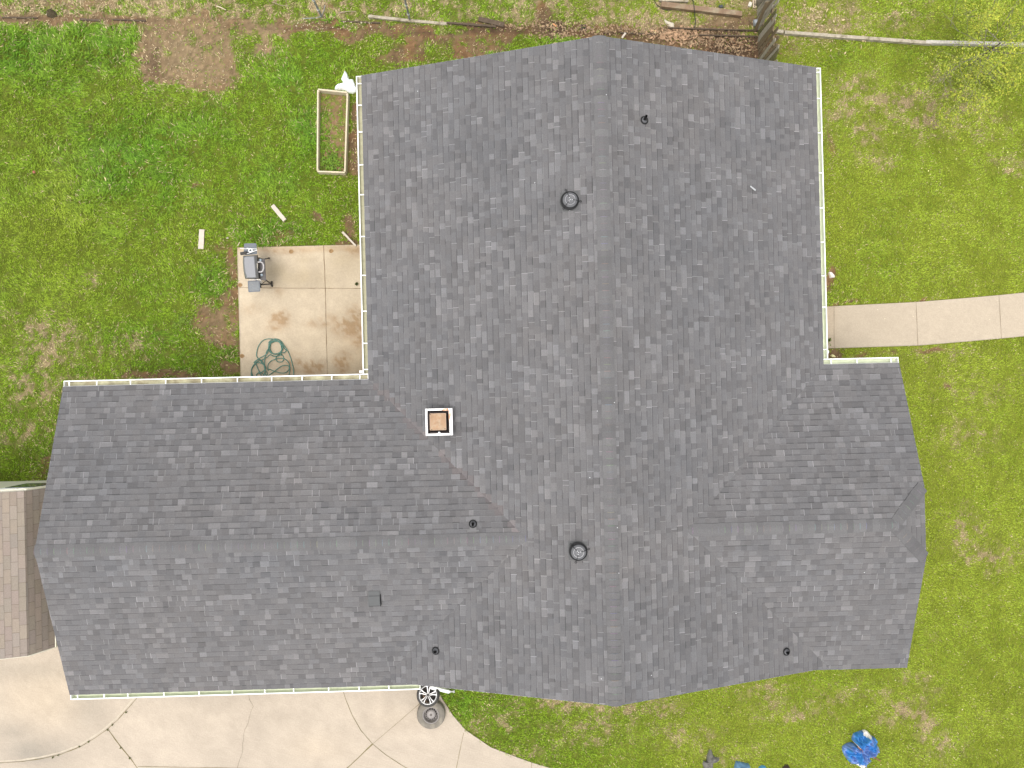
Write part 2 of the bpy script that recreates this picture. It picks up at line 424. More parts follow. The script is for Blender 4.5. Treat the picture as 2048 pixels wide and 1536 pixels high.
def strip(mb, pts, wd, z, jit=0.0):
    P = []
    for (a, b) in zip(pts[:-1], pts[1:]):
        n = max(1, int(math.hypot(b[0] - a[0], b[1] - a[1]) / 9))
        for k in range(n): P.append((a[0] + (b[0] - a[0]) * k / n, a[1] + (b[1] - a[1]) * k / n))
    P.append(pts[-1])
    W = [at(p[0] + random.uniform(-jit, jit), p[1] + random.uniform(-jit, jit), z) for p in P]
    l = []; r = []
    for i, p in enumerate(W):
        d = W[min(i + 1, len(W) - 1)] - W[max(i - 1, 0)]; d.normalize()
        s = Vector((-d.y, d.x, 0)) * wd * .5 * random.uniform(.6, 1.3)
        l.append(mb.vert(p + s)); r.append(mb.vert(p - s))
    for i in range(len(W) - 1): mb.face((r[i], r[i + 1], l[i + 1], l[i]))
def joints(name, parent, lines, col, z):
    mb = MB()
    for pts, wd, j in lines: strip(mb, pts, wd, z, j)
    mb.build(name, mat('joint_dirt_' + name + parent.name, col, .95, .3, 20), parent)
arc1 = [(-60, 1529), (0, 1526), (45, 1523), (80, 1518), (120, 1509), (160, 1494), (190, 1476), (215, 1458), (235, 1440), (255, 1418), (275, 1395), (290, 1375), (310, 1340)]
arc2 = [(676, 1350), (685, 1378), (692, 1400), (704, 1430), (722, 1461), (745, 1488), (772, 1510), (806, 1532), (860, 1560)]
joints('joint', drv, [([(215, 1458), (242, 1494), (262, 1518), (280, 1545)], .026, .3), (arc1, .016, .3), ([(745, 1488), (720, 1512), (694, 1537), (670, 1560)], .026, .3)], (.15, .125, .06), .034)
joints('joint', drv, [(arc2, .014, .1), ([(745, 1488), (790, 1450), (845, 1402)], .010, .1), ([(927, 1466), (920, 1500), (912, 1540)], .012, .1), ([(1063, 1523), (1063, 1550)], .012, .1), ([(276, 1533), (400, 1535), (500, 1537), (690, 1540)], .012, .2)], (.20, .165, .11), .0345)
joints('crack', drv, [([(498, 1375), (499, 1398), (506, 1412), (500, 1430), (497, 1446), (488, 1462), (486, 1480), (484, 1508), (478, 1522), (474, 1545)], .009, 1.2)], (.17, .14, .10), .035)
joints('joint', pt, [([(478, 575), (560, 576), (724, 577), (740, 577)], .014, .2), ([(647, 490), (650, 560), (652, 640), (655, 757), (656, 780)], .016, .3)], (.17, .12, .07), .054)
joints('joint', wk, [([(1668, 613), (1668.5, 697)], .012, .1), ([(1832, 604), (1836, 691)], .012, .1), ([(1998, 590), (2003, 677)], .012, .1)], (.19, .15, .10), .044)
# the old arc seam beside the driveway curve is filled with a paler strip of mortar
mb = MB(); strip(mb, [(p[0] - 3, p[1] - 3) for p in arc1], .035, .0325, .2)
mb.build('mortar_strip', mat('mortar', (.41, .355, .275), .9, .15, 15), drv)

# ------------------------------------------------------------------ grass: blades standing on the ground
HOUSE_BLOCK = []
def make_grass():
    N = 1500000
    x = rng.uniform(-16.4, 12.2, N); y = rng.uniform(-11.2, 11.2, N)
    u, v, soil, straw, lush, yel, right = fields(x, y)
    wob = 5 * (fbm(x * 5, y * 5, 111) - .5)
    blk = in_poly(u + wob, v + wob, DRIVE) | in_poly(u + wob, v + wob, PATIO) | in_poly(u + wob * .6, v + wob * .6 + 1, WALK)
    blk |= (x > -4.75) & (x < 4.75) & (y > -6.2) & (y < 6.8)
    blk |= (x > -11.6) & (x < -4.6) & (y > -6.3) & (y < -.2)
    blk |= (x > 4.6) & (x < 6.5) & (y > -6.2) & (y < -.1)
    bed = in_poly(u, v, BED_OUT)
    dens = (1 - .90 * sstep(.22, .62, soil)) * (1 + .25 * straw)
    cl = fbm(x * 7, y * 7, 121)
    dens *= (.35 + .4 * right) + (.9 - .45 * right) * sstep(.3, .65, cl)
    dens *= np.where(bed, .8, 1)
    keep = (~blk) & (rng.random(N) < dens * .8)
    x, y, u, v, soil, straw, lush, yel, right, cl = [a[keep] for a in (x, y, u, v, soil, straw, lush, yel, right, cl)]
    n = len(x)
    ang = 2 * math.pi * (fbm(x * 1.3, y * 1.3, 131) * 2 + rng.normal(0, .16, n))
    lg = sstep(.1, .8, lush)
    ln = rng.uniform(.5, 1.2, n) * (.060 + .055 * lg) * (1 - .40 * right) * (1 - .25 * straw)
    zz = rng.uniform(.35, 1.0, n) * ln * .75 + .008
    wd = rng.uniform(.7, 1.3, n) * (.0065 + .0025 * lg)
    tx = np.cos(ang); ty = np.sin(ang)
    b = np.stack([x, y, np.zeros(n)], 1)
    s = np.stack([-ty, tx, np.zeros(n)], 1) * wd[:, None]
    mid = b + np.stack([tx * ln * .5, ty * ln * .5, zz * .8], 1)
    tip = b + np.stack([tx * ln, ty * ln, zz], 1)
    V = np.stack([b - s, b + s, mid + s * .8, mid - s * .8, tip - s * .15, tip + s * .15], 1).reshape(-1, 3)
    k = np.arange(n)[:, None] * 6
    F = np.concatenate([k + np.array([0, 1, 2, 3]), k + np.array([3, 2, 5, 4])], 0)
    G1 = np.array([.082, .185, .012]); G2 = np.array([.152, .245, .012]); G3 = np.array([.250, .300, .026]); ST = np.array([.42, .33, .19])
    a = np.clip(lush, 0, 1)[:, None]; yl = np.clip(yel + .55 * right, 0, 1)[:, None]
    col = G2 * (1 - a) + G1 * a
    col = col * (1 - yl * .75) + G3 * yl * .75
    dry = (rng.random(n) < .035 + .78 * np.clip(straw - .04, 0, 1) + .45 * soil)[:, None]
    col = np.where(dry, ST[None] * rng.uniform(.6, 1.15, (n, 1)), col)
    col = col * rng.uniform(.42, 1.58, (n, 1)) * (1 + (.50 - .30 * right) * (cl - .5))[:, None]
    C = np.repeat(col, 6, 0)
    m = mat('grass_blade', attr=True, rough=.6, spec=.2)
    g = np_mesh('grass', V, F, m, C)
    tag(g, kind='stuff')
make_grass()

# ================================================================== THE HOUSE
PT = 0.3268                                    # roof pitch
XL, XR, YN, YS = -5.2, 5.2, 7.172, -6.590
WN, WS, XW = .239, -6.705, -12.094
EN, ES, XE = .335, -6.640, 6.955
ZR = ZE + XR * PT
WM, WH = (WN + WS) / 2, (WN - WS) / 2
EM, EH = (EN + ES) / 2, (EN - ES) / 2
ZW, ZEa = ZE + WH * PT, ZE + EH * PT
MW = (-(XR - WH), WM); ME = (XR - EH, EM)       # where the wing ridges meet the main slopes
JC = .80                                        # half width of the clipped east gable
JX = XE - JC
ZJ = ZEa - JC * PT
house = thing('house', 'large house with dark grey shingle roof over a main block and two side wings', 'house', (0, 0, 0))

def clip_poly(poly, axis, val, keep_ge):
    out = []
    n = len(poly)
    for i in range(n):
        a = poly[i]; b = poly[(i + 1) % n]
        da = a[axis] - val; db = b[axis] - val
        if not keep_ge: da = -da; db = -db
        if da >= 0: out.append(a)
        if (da > 0 and db < 0) or (da < 0 and db > 0):
            t = da / (da - db); out.append((a[0] + (b[0] - a[0]) * t, a[1] + (b[1] - a[1]) * t))
    return out

def shingle_slope(mb, poly3, eave_a, eave_b, tone, expo=.1317, regular=None, seed=0, t_butt=.007, t_tooth=.004, phase=0.0, stain=None):
    """cover a convex roof polygon with courses of overlapping tabs; each tab is a sloping face with a real butt edge"""
    rr = random.Random(seed)
    A = Vector(eave_a); B = Vector(eave_b)
    eU = (B - A).normalized()
    P = [Vector(p) for p in poly3]
    n = (P[1] - P[0]).cross(P[2] - P[0]); n.normalize()
    if n.z < 0: n = -n
    eV = n.cross(eU)
    if eV.z < 0: eU = -eU; eV = n.cross(eU)
    q = [((p - A).dot(eU), (p - A).dot(eV)) for p in P]
    ar = sum(q[i][0] * q[(i + 1) % len(q)][1] - q[(i + 1) % len(q)][0] * q[i][1] for i in range(len(q)))
    if ar < 0: q = q[::-1]
    w3 = lambda uu, vv, h: A + eU * uu + eV * vv + n * h
    # underlay
    mb.mi = 1; mb.col = (.03, .03, .03)
    mb.poly([w3(a, b, 0) for a, b in q]); mb.mi = 0
    v1 = max(b for a, b in q)
    k = int(math.floor(min(b for a, b in q) / expo))
    while k * expo < v1:
        va, vb = k * expo, (k + 1) * expo
        band = clip_poly(clip_poly(q, 1, va, True), 1, vb, False)
        k += 1
        if len(band) < 3: continue
        u0 = min(a for a, b in band); u1 = max(a for a, b in band)
        if regular:
            uu = math.floor(u0 / regular) * regular - (regular * .5 if k % 2 else 0)
        else: uu = u0 - rr.uniform(0, .3)
        tooth = rr.random() < .5
        run = None
        while uu < u1:
            wd = regular if regular else rr.choice((rr.uniform(.07, .13), rr.uniform(.10, .17), rr.uniform(.10, .17), rr.uniform(.15, .27)))
            tooth = True if regular else not tooth
            gap = .008 if regular else 0
            cell = clip_poly(clip_poly(band, 0, uu + gap, True), 0, uu + wd, False)
            c0 = tone(rr, tooth); lip = 1.0 if regular else rr.choice((1.0, 1.0, 1.12, 1.22)); shade_k = (rr.uniform(.9, 1.0) if regular else (rr.uniform(.64, .80) if rr.random() < .5 else rr.uniform(.86, .97)))
            if not regular and len(cell) >= 3:       # slow drift of tone over the roof (dust, batches of shingles)
                m0 = w3(cell[0][0], cell[0][1], 0); g0 = float(fbm(np.array([m0.x * .55]), np.array([m0.y * .55]), 77)[0]) - .5; g1 = float(fbm(np.array([m0.x * 1.9]), np.array([m0.y * 1.9]), 78, 2)[0]) - .5
                k0 = 1 + .13 * g0 + .13 * g1
                c0 = (c0[0] * k0 * (1 + .05 * g0), c0[1] * k0, c0[2] * k0 * (1 - .05 * g0))
            if stain is not None and len(cell) >= 3:
                m_ = w3(sum(p[0] for p in cell) / len(cell), sum(p[1] for p in cell) / len(cell), 0)
                c0 = stain(m_, c0)
            uu += wd
            if len(cell) < 3: continue
            hb = t_butt + (t_tooth if tooth and not regular else 0) + rr.uniform(-.0008, .0008); ht = .0012
            H = lambda vv: hb + (ht - hb) * (vv - va) / expo
            # shade under the next course painted as a darker top band; worn, paler butt
            for lo_, hi_, k_ in ((va, va + .013, lip), (va + .013, vb - .024, 1.0), (vb - .024, vb, shade_k)):
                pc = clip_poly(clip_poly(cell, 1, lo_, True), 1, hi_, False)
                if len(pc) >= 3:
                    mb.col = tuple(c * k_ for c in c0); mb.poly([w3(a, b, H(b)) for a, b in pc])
            # the butt edge, darker than the face of its tab
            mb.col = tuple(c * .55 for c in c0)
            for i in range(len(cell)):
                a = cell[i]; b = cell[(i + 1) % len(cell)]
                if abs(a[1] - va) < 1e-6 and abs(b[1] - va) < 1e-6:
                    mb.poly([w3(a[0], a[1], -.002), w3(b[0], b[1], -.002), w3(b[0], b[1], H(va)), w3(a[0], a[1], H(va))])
            if not regular and rr.random() < .10 and wd > .08:     # light caught on a side edge, painted as a paler sliver
                e0 = uu - wd
                glint = clip_poly(clip_poly(cell, 0, e0, True), 0, e0 + .014, False)
                if len(glint) >= 3:
                    mb.col = tuple(min(1, c * 1.55) for c in c0)
                    mb.poly([w3(a, b, H(b) + .0015) for a, b in glint])
BASE = .123
def tone_grey(rr, tooth):
    q = rr.random()
    f = rr.uniform(.95, 1.05) * (1.0 if tooth else .955)
    if q < .16: f *= rr.uniform(1.10, 1.30)
    elif q < .40: f *= rr.uniform(.83, .93)
    h = rr.uniform(-.010, .010)
    return (BASE * f * (1.018 + h), BASE * f * .984, BASE * f * (.982 - h))
def valley_dust(p, c):
    # a trace of reddish dust lies in the north-west valley
    if p.y < WN and p.y > WM:
        d = abs((p.x - XL) - (WN - p.y)) 
        if d < .09 and fbm(np.array([p.x * 1.5]), np.array([p.y * 1.5]), 5)[0] > .42: return (c[0] * 1.06, c[1] * .98, c[2] * .96)
    return c
z = lambda xx: ZE + (XR - abs(xx)) * PT         # height of the main slopes
OV = .008
rb = MB(); rb.hascol = True
G = .003
d_s = YS - WS                                    # the main rake stops short of the wing eaves
# main block, west slope in two convex pieces
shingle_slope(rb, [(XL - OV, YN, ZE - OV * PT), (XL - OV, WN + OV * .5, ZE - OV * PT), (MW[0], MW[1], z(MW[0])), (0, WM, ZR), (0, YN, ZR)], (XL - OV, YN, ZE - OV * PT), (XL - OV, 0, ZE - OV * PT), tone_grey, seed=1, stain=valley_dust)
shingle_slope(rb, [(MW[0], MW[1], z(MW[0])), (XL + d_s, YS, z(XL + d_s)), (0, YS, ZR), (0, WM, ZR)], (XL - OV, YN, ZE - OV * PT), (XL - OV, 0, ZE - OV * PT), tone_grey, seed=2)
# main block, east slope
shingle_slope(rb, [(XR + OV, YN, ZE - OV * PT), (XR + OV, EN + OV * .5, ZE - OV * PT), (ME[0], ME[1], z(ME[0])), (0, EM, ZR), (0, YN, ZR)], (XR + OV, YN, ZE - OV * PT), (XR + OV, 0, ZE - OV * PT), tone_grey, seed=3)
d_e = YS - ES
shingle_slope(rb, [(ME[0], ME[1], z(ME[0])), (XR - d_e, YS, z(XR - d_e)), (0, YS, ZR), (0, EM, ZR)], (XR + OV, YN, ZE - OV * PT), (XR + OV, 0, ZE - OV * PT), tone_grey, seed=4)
# west wing
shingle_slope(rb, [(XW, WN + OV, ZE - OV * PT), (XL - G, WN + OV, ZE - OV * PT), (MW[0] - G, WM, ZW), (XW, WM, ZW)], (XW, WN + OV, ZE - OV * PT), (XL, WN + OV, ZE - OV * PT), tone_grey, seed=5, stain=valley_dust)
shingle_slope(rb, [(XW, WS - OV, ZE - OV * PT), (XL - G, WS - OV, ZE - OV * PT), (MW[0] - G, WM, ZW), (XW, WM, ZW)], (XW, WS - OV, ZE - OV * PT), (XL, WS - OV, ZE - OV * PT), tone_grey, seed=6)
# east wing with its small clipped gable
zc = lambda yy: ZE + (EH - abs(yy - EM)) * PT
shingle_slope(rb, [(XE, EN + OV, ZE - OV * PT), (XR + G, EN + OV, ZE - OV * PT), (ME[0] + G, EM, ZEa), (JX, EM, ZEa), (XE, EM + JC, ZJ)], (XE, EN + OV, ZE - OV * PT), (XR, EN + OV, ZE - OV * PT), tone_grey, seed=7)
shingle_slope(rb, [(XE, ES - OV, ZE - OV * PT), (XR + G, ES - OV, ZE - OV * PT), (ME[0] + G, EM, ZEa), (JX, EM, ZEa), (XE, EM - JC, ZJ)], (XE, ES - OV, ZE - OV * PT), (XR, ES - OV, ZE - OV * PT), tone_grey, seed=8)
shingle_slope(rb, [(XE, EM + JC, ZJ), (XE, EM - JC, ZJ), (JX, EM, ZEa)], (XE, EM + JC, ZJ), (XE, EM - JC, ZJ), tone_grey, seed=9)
# the wing eaves run on a little under the main rakes
for x0_, x1_, ye_, sd_ in ((XL - G, XL + 1.0, WS, 41), (XR - .9, XR + G, ES, 42)):
    zs_ = lambda yy: ZE + (yy - ye_) * PT - .004
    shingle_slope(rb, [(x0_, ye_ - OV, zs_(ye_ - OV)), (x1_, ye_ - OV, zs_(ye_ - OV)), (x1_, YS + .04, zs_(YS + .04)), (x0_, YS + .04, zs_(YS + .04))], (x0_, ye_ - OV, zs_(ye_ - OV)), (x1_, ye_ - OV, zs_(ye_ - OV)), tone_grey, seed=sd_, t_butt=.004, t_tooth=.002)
# roof deck underneath (soffit side)
rb.mi = 1; rb.col = (.5, .5, .45)
TD = .13
def deck(poly):
    P = [Vector(p) - Vector((0, 0, .012)) for p in poly]; Q = [p - Vector((0, 0, TD)) for p in P]
    rb.poly(Q); n = len(P)
    for i in range(n): rb.poly([P[i], P[(i + 1) % n], Q[(i + 1) % n], Q[i]])
deck([(XL, YN, ZE), (XL, WN, ZE), (MW[0], WM, ZW), (0, WM, ZR), (0, YN, ZR)])
deck([(MW[0], WM, ZW), (XL + d_s, YS, z(XL + d_s)), (0, YS, ZR), (0, WM, ZR)])
deck([(XR, YN, ZE), (XR, EN, ZE), (ME[0], EM, ZEa), (0, EM, ZR), (0, YN, ZR)])
deck([(ME[0], EM, ZEa), (XR - d_e, YS, z(XR - d_e)), (0, YS, ZR), (0, EM, ZR)])
deck([(XW, WN, ZE), (XL, WN, ZE), (MW[0], WM, ZW), (XW, WM, ZW)])
deck([(XW, WS, ZE), (XL, WS, ZE), (MW[0], WM, ZW), (XW, WM, ZW)])
deck([(XE, EN, ZE), (XR, EN, ZE), (ME[0], EM, ZEa), (JX, EM, ZEa), (XE, EM + JC, ZJ)])
deck([(XE, ES, ZE), (XR, ES, ZE), (ME[0], EM, ZEa), (JX, EM, ZEa), (XE, EM - JC, ZJ)])
shm = mat('asphalt_shingle', attr=True, rough=.92, var=.16, scale=42, bump=.35, bscale=260, spec=.15, detail=8)
felt = mat('roof_felt', attr=True, rough=.95)
roof = rb.build('roof', [shm, felt], house)

# ridge and hip caps: overlapping bent shingles
def ridge_cap(pa, pb, slopes, wd=.15, expo=.138, seed=0, dk=1.0):
    rr = random.Random(seed)
    A = Vector(pa); B = Vector(pb); d = (B - A); L = d.length; d.normalize()
    s1, s2 = [Vector(s).normalized() for s in slopes]
    up = Vector((0, 0, 1)); mb = MB(); mb.hascol = True
    k = 0
    while k * expo < L - .02:
        a = k * expo; b = min(L, a + expo * 1.03); k += 1
        c = (BASE * 1.015, BASE * .985, BASE * .98); f = rr.choice((rr.uniform(.84, .93), rr.uniform(.93, 1.0), rr.uniform(.93, 1.0), rr.uniform(1.0, 1.10))) * dk; c = tuple(q * f for q in c)
        w1 = wd * rr.uniform(.96, 1.04); w2 = wd * rr.uniform(.96, 1.04)
        prof = [(s1, w1, 0.0), (s1, w1 * .5, .004), (s1, w1 * .17, .004), (s2, w2 * .17, .004), (s2, w2 * .5, .004), (s2, w2, 0.0)]
        h0, h1 = .018, .010
        rows = []
        for (t, h) in ((a, h0), (b, h1)):
            base = A + d * t
            rows.append([base + s * w + up * (h + e) for s, w, e in prof])
        mb.col = c
        for i in range(5): mb.poly([rows[0][i], rows[0][i + 1], rows[1][i + 1], rows[1][i]])
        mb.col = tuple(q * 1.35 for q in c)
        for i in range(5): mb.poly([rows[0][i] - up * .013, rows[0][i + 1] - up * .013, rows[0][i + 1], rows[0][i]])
        # worn pale butt line
        mb.col = tuple(q * rr.choice((1.0, 1.12, 1.25, 1.5)) for q in c)
        ed = d * .010
        for i in range(1, 4): mb.poly([rows[0][i] + up * .001, rows[0][i + 1] + up * .001, rows[0][i + 1] + ed + up * .001, rows[0][i] + ed + up * .001])
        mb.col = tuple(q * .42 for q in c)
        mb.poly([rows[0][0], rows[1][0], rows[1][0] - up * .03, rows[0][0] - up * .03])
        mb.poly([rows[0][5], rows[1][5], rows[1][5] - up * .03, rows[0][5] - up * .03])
    return mb.build('ridge_cap', shm, roof)
ridge_cap((0, YN + .01, ZR), (0, YS - .01, ZR), ((-1, 0, -PT), (1, 0, -PT)), seed=21)
ridge_cap((XW - .01, WM, ZW), (MW[0] + .02, WM, ZW), ((0, 1, -PT), (0, -1, -PT)), wd=.145, seed=22)
ridge_cap((JX + .08, EM, ZEa), (ME[0] - .02, EM, ZEa), ((0, 1, -PT), (0, -1, -PT)), wd=.145, seed=23)
hd = Vector((JC, JC, -JC * PT))
ridge_cap((XE - .03, EM + JC - .03, ZJ + .012), (JX, EM, ZEa), ((-.7, .7, -PT * .7), (.7, -.7, -PT * .7)), wd=.14, expo=.15, seed=24, dk=.88)
ridge_cap((XE - .03, EM - JC + .03, ZJ + .012), (JX, EM, ZEa), ((-.7, -.7, -PT * .7), (.7, .7, -PT * .7)), wd=.14, expo=.15, seed=25, dk=.88)

# walls
wallm = mat('siding', (.55, .54, .44), .7, .06, 4)
def gable_wall(x0, x1, y0, y1, ridge_dir, zt, zr):
    wb = MB()
    if ridge_dir == 'y':
        xm = (x0 + x1) / 2
        prof = [(x0, 0), (x1, 0), (x1, zt), (xm, zr), (x0, zt)]
        f = [wb.vert((p[0], y0, p[1])) for p in prof]; g = [wb.vert((p[0], y1, p[1])) for p in prof]
    else:
        ym = (y0 + y1) / 2
        prof = [(y1, 0), (y0, 0), (y0, zt), (ym, zr), (y1, zt)]
        f = [wb.vert((x0, p[0], p[1])) for p in prof]; g = [wb.vert((x1, p[0], p[1])) for p in prof]
    n = 5
    for i in range(n): wb.face((f[i], f[(i + 1) % n], g[(i + 1) % n], g[i]))
    wb.face(f[::-1]); wb.face(g)
    return wb.build('wall', wallm, house)
I = .42
gable_wall(XL + I, XR - I, YS + .28, YN - .28, 'y', ZE + I * PT - .17, ZR - .17)
gable_wall(XW + .28, XL + I + .05, WS + I, WN - I, 'x', ZE + I * PT - .17, ZW - .17)
gable_wall(XR - I - .05, XE - .3, ES + I, EN - I, 'x', ZE + I * PT - .2, ZEa - .45)

# fascia and rake boards
white = mat('white_paint', (.80, .80, .77), .45, .03, 8, spec=.4)
sage = mat('gutter_inside', (.52, .55, .40), .6, .12, 9)
dirty = mat('gutter_inside_dirty', (.30, .265, .17), .9, .3, 7, col2=(.46, .44, .30), c2scale=2.2, c2lo=.45, c2hi=.62)
olive = mat('gutter_inside_olive', (.36, .345, .235), .8, .2, 7)
def board(a, b, name='fascia'):
    m_ = MB(); m_.beam(a, b, .024, .15); return m_.build(name, white, house)
zf = ZE - .095
board((XL + .0, YN, zf), (XL + .0, WN + .0, zf)); board((XR, YN, zf), (XR, EN, zf))
board((XW, WN, zf), (XL, WN, zf)); board((XW, WS, zf), (XL + .2, WS, zf)); board((XE, EN, zf), (XR, EN, zf)); board((XE, ES, zf), (XR + .12, ES, zf))
for a, b in (((XL, YN, ZE), (0, YN, ZR)), ((XR, YN, ZE), (0, YN, ZR)), ((XL + .74, YS, z(XL + .74)), (0, YS, ZR)), ((XR - .66, YS, z(XR - .66)), (0, YS, ZR)),
             ((XW, WN, ZE), (XW, WM, ZW)), ((XW, WS, ZE), (XW, WM, ZW)), ((XE, EN, ZE), (XE, EM + JC, ZJ)), ((XE, ES, ZE), (XE, EM - JC, ZJ)), ((XE, EM + JC, ZJ), (XE, EM - JC, ZJ))):
    board(Vector(a) - Vector((0, 0, .1)), Vector(b) - Vector((0, 0, .1)), 'rake_board')

# gutters: an open channel with a rolled front lip, hangers across it
def gutter(a, b, out, inside, hangers, by_v, ends=(True, True)):
    A = Vector((a[0], a[1], ZE - .05)); B = Vector((b[0], b[1], ZE - .05)); O = Vector((out[0], out[1], 0)); up = Vector((0, 0, 1))
    prof = [(0, 0), (0, -.105), (.090, -.105), (.126, -.045), (.126, .004), (.102, .004), (.102, -.006), (.119, -.008), (.119, -.045), (.086, -.098), (.005, -.098), (.005, 0)]
    inner = {9, 10, 8}
    gb = MB()
    f = [gb.vert(A + O * (p[0] + .014) + up * p[1]) for p in prof]; g = [gb.vert(B + O * (p[0] + .014) + up * p[1]) for p in prof]
    n = len(prof)
    for i in range(n):
        gb.mi = 1 if i in inner else 0
        gb.face((f[i], f[(i + 1) % n], g[(i + 1) % n], g[i]))
    gb.mi = 0
    d = (B - A).normalized()
    for P, s, on in ((A, 1, ends[0]), (B, -1, ends[1])):
        if on: gb.box(P + O * .075 + up * -.049 + d * s * .004, (abs(O.x) * .124 + abs(d.x) * .012, abs(O.y) * .124 + abs(d.y) * .012, .108))
    go = gb.build('gutter', [white, inside], house)
    for h in hangers:
        p = at(0, h, ZE - .045) if by_v else at(h, 0, ZE - .045)
        if by_v:                                   # the lines lean with the view: solve along the eave
            lo, hi = min(A.y, B.y), max(A.y, B.y)
            ys_ = np.linspace(lo, hi, 400); _, vv = to_pixels(np.full(400, A.x + O.x * .06), ys_, ZE - .045)
            q = Vector((A.x, float(ys_[np.argmin(abs(vv - h))]), ZE - .046))
        else:
            lo, hi = min(A.x, B.x), max(A.x, B.x)
            xs_ = np.linspace(lo, hi, 400); uu, _ = to_pixels(xs_, np.full(400, A.y + O.y * .06), ZE - .045)
            q = Vector((float(xs_[np.argmin(abs(uu - h))]), A.y, ZE - .046))
        hb = MB()
        c = q + O * .066
        hb.box(c, (abs(O.x) * .105 + abs(O.y) * .022, abs(O.y) * .105 + abs(O.x) * .022, .006))
        hb.box(c - up * .008 + O * .02, (abs(O.x) * .05 + abs(O.y) * .022, abs(O.y) * .05 + abs(O.x) * .022, .012))
        hb.build('gutter_hanger', white, go)
    return go
gutter((XL, YN + .005), (XL, WN + .135), (-1, 0), olive, (167, 210, 264, 329, 390, 473, 550, 622, 686, 739), True, (True, False))
gutter((XW - .01, WN), (XL - .02, WN), (0, 1), dirty, (139, 193, 261, 332, 403, 475, 544, 604, 663, 719), False)
gutter((XW - .01, WS), (XL + 1.0, WS), (0, -1), sage, (155, 208, 256, 327, 398, 465, 529, 588, 657, 719, 778), False)
gutter((XR, YN + .005), (XR, EN + .135), (1, 0), sage, (144, 197, 266, 346, 416, 484, 552, 614, 699), True, (True, False))
gutter((XE + .01, EN), (XR + .02, EN), (0, 1), sage, (1662, 1714, 1782), False)
# downspouts tucked under the inner corners and at the front
def downspout(x_, y_, dx, dy):
    m_ = MB(); m_.box((x_, y_, 1.22), (.075, .06, 2.3)); m_.beam((x_, y_, .12), (x_ + dx, y_ + dy, .06), .075, .06)
    return m_.build('downspout', white, house, bevel=.008)
downspout(XR + .165, EN + .30, .3, 0)
downspout(XL - .20, WN + .19, -.2, 0)

# ------------------------------------------------------------------ things fixed on the roof
black = mat('black_metal', (.010, .010, .010), .6, .2, 20)
dgrey = mat('grey_vent_paint', (.105, .105, .108), .5, .1, 30)
lgrey = mat('vent_flange', (.15, .15, .15), .7, .1, 20)
bright = mat('bright_rivet', (.50, .50, .50), .3, .05, 20, metal=.3)
def roof_z(x_, y_):
    m_ = z(x_)
    return m_
def tilt(nrm): return Vector((0, 0, 1)).rotation_difference(Vector(nrm).normalized()).to_matrix()
NWs, NEs, NNs, NSs = (-PT, 0, 1), (PT, 0, 1), (0, PT, 1), (0, -PT, 1)
def on_roof(u_, v_, zf_, h=0.0):
    p = at(u_, v_, ZE + 1)
    for _ in range(8): p = at(u_, v_, zf_(p.x, p.y) + h)
    return Vector((p.x, p.y, zf_(p.x, p.y)))
zmain = lambda a, b: ZE + (XR - abs(a)) * PT
zwing = lambda a, b: ZE + (WH - abs(b - WM)) * PT
zeast = lambda a, b: ZE + (EH - abs(b - EM)) * PT

shm2 = mat('shingle_flange', (.092, .092, .091), .9, .1, 30)
def dome_vent(u_, v_, rot, label):
    c = on_roof(u_, v_, zmain, .12)
    n = Vector(NWs).normalized()
    fl = MB(); fl.box(c - Vector((0, 0, .0)) + n * .008, (.40, .40, .006), tilt(NWs))
    o = fl.build('dome_vent', shm2, roof); o['label'] = label
    # base drum with louvre slots
    db = MB(); db.lathe([(.165, -.06), (.178, .03), (.190, .06), (.190, .085), (.16, .10), (.14, .12)], c, 40)
    for k in range(40):
        a = 2 * math.pi * k / 40
        db.box(c + Vector((.184 * math.cos(a), .184 * math.sin(a), .06)), (.018, .010, .07), Matrix.Rotation(a, 3, 'Z'))
    db.build('drum', black, o)
    dm = MB(); rg = dm.lathe([(.152, .118), (.154, .140), (.145, .152), (.112, .162), (.108, .167), (.098, .167), (.094, .162), (.05, .165), (.001, .167)], c, 40)
    dm.build('dome', dgrey, o, smooth=True)
    rv = MB()
    for k in range(30):
        a = 2 * math.pi * k / 30
        rv.box(c + Vector((.103 * math.cos(a), .103 * math.sin(a), .169)), (.006, .011, .005), Matrix.Rotation(a, 3, 'Z'))
    for a, r_ in ((0, 0.0), (rot, .042), (rot + 2.09, .042), (rot + 4.19, .042)):
        rv.lathe([(.008, .166), (.008, .176), (.001, .178)], c + Vector((r_ * math.cos(a), r_ * math.sin(a), 0)), 10)
    rv.build('rivet_ring', bright, o)
    for k in range(3):
        a = rot + 2.094 * k; e = Vector((math.cos(a), math.sin(a), 0))
        sb = MB()
        sb.tube([c + e * .05 + Vector((0, 0, .172)), c + e * .11 + Vector((0, 0, .175)), c + e * .175 + Vector((0, 0, .150)), c + e * .21 + Vector((0, 0, .125))], .006, 6)
        sb.torus(c + e * .222 + Vector((0, 0, .118)), .018, .006, 14, 6)
        sb.build('strap', black, o)
    return o
dome_vent(1140, 400, R(-8), 'dark round roof vent high on the north part of the slope, near the upper ridge')
dome_vent(1157, 1104, R(14), 'dark round roof vent low on the slope beside the south end of the ridge')

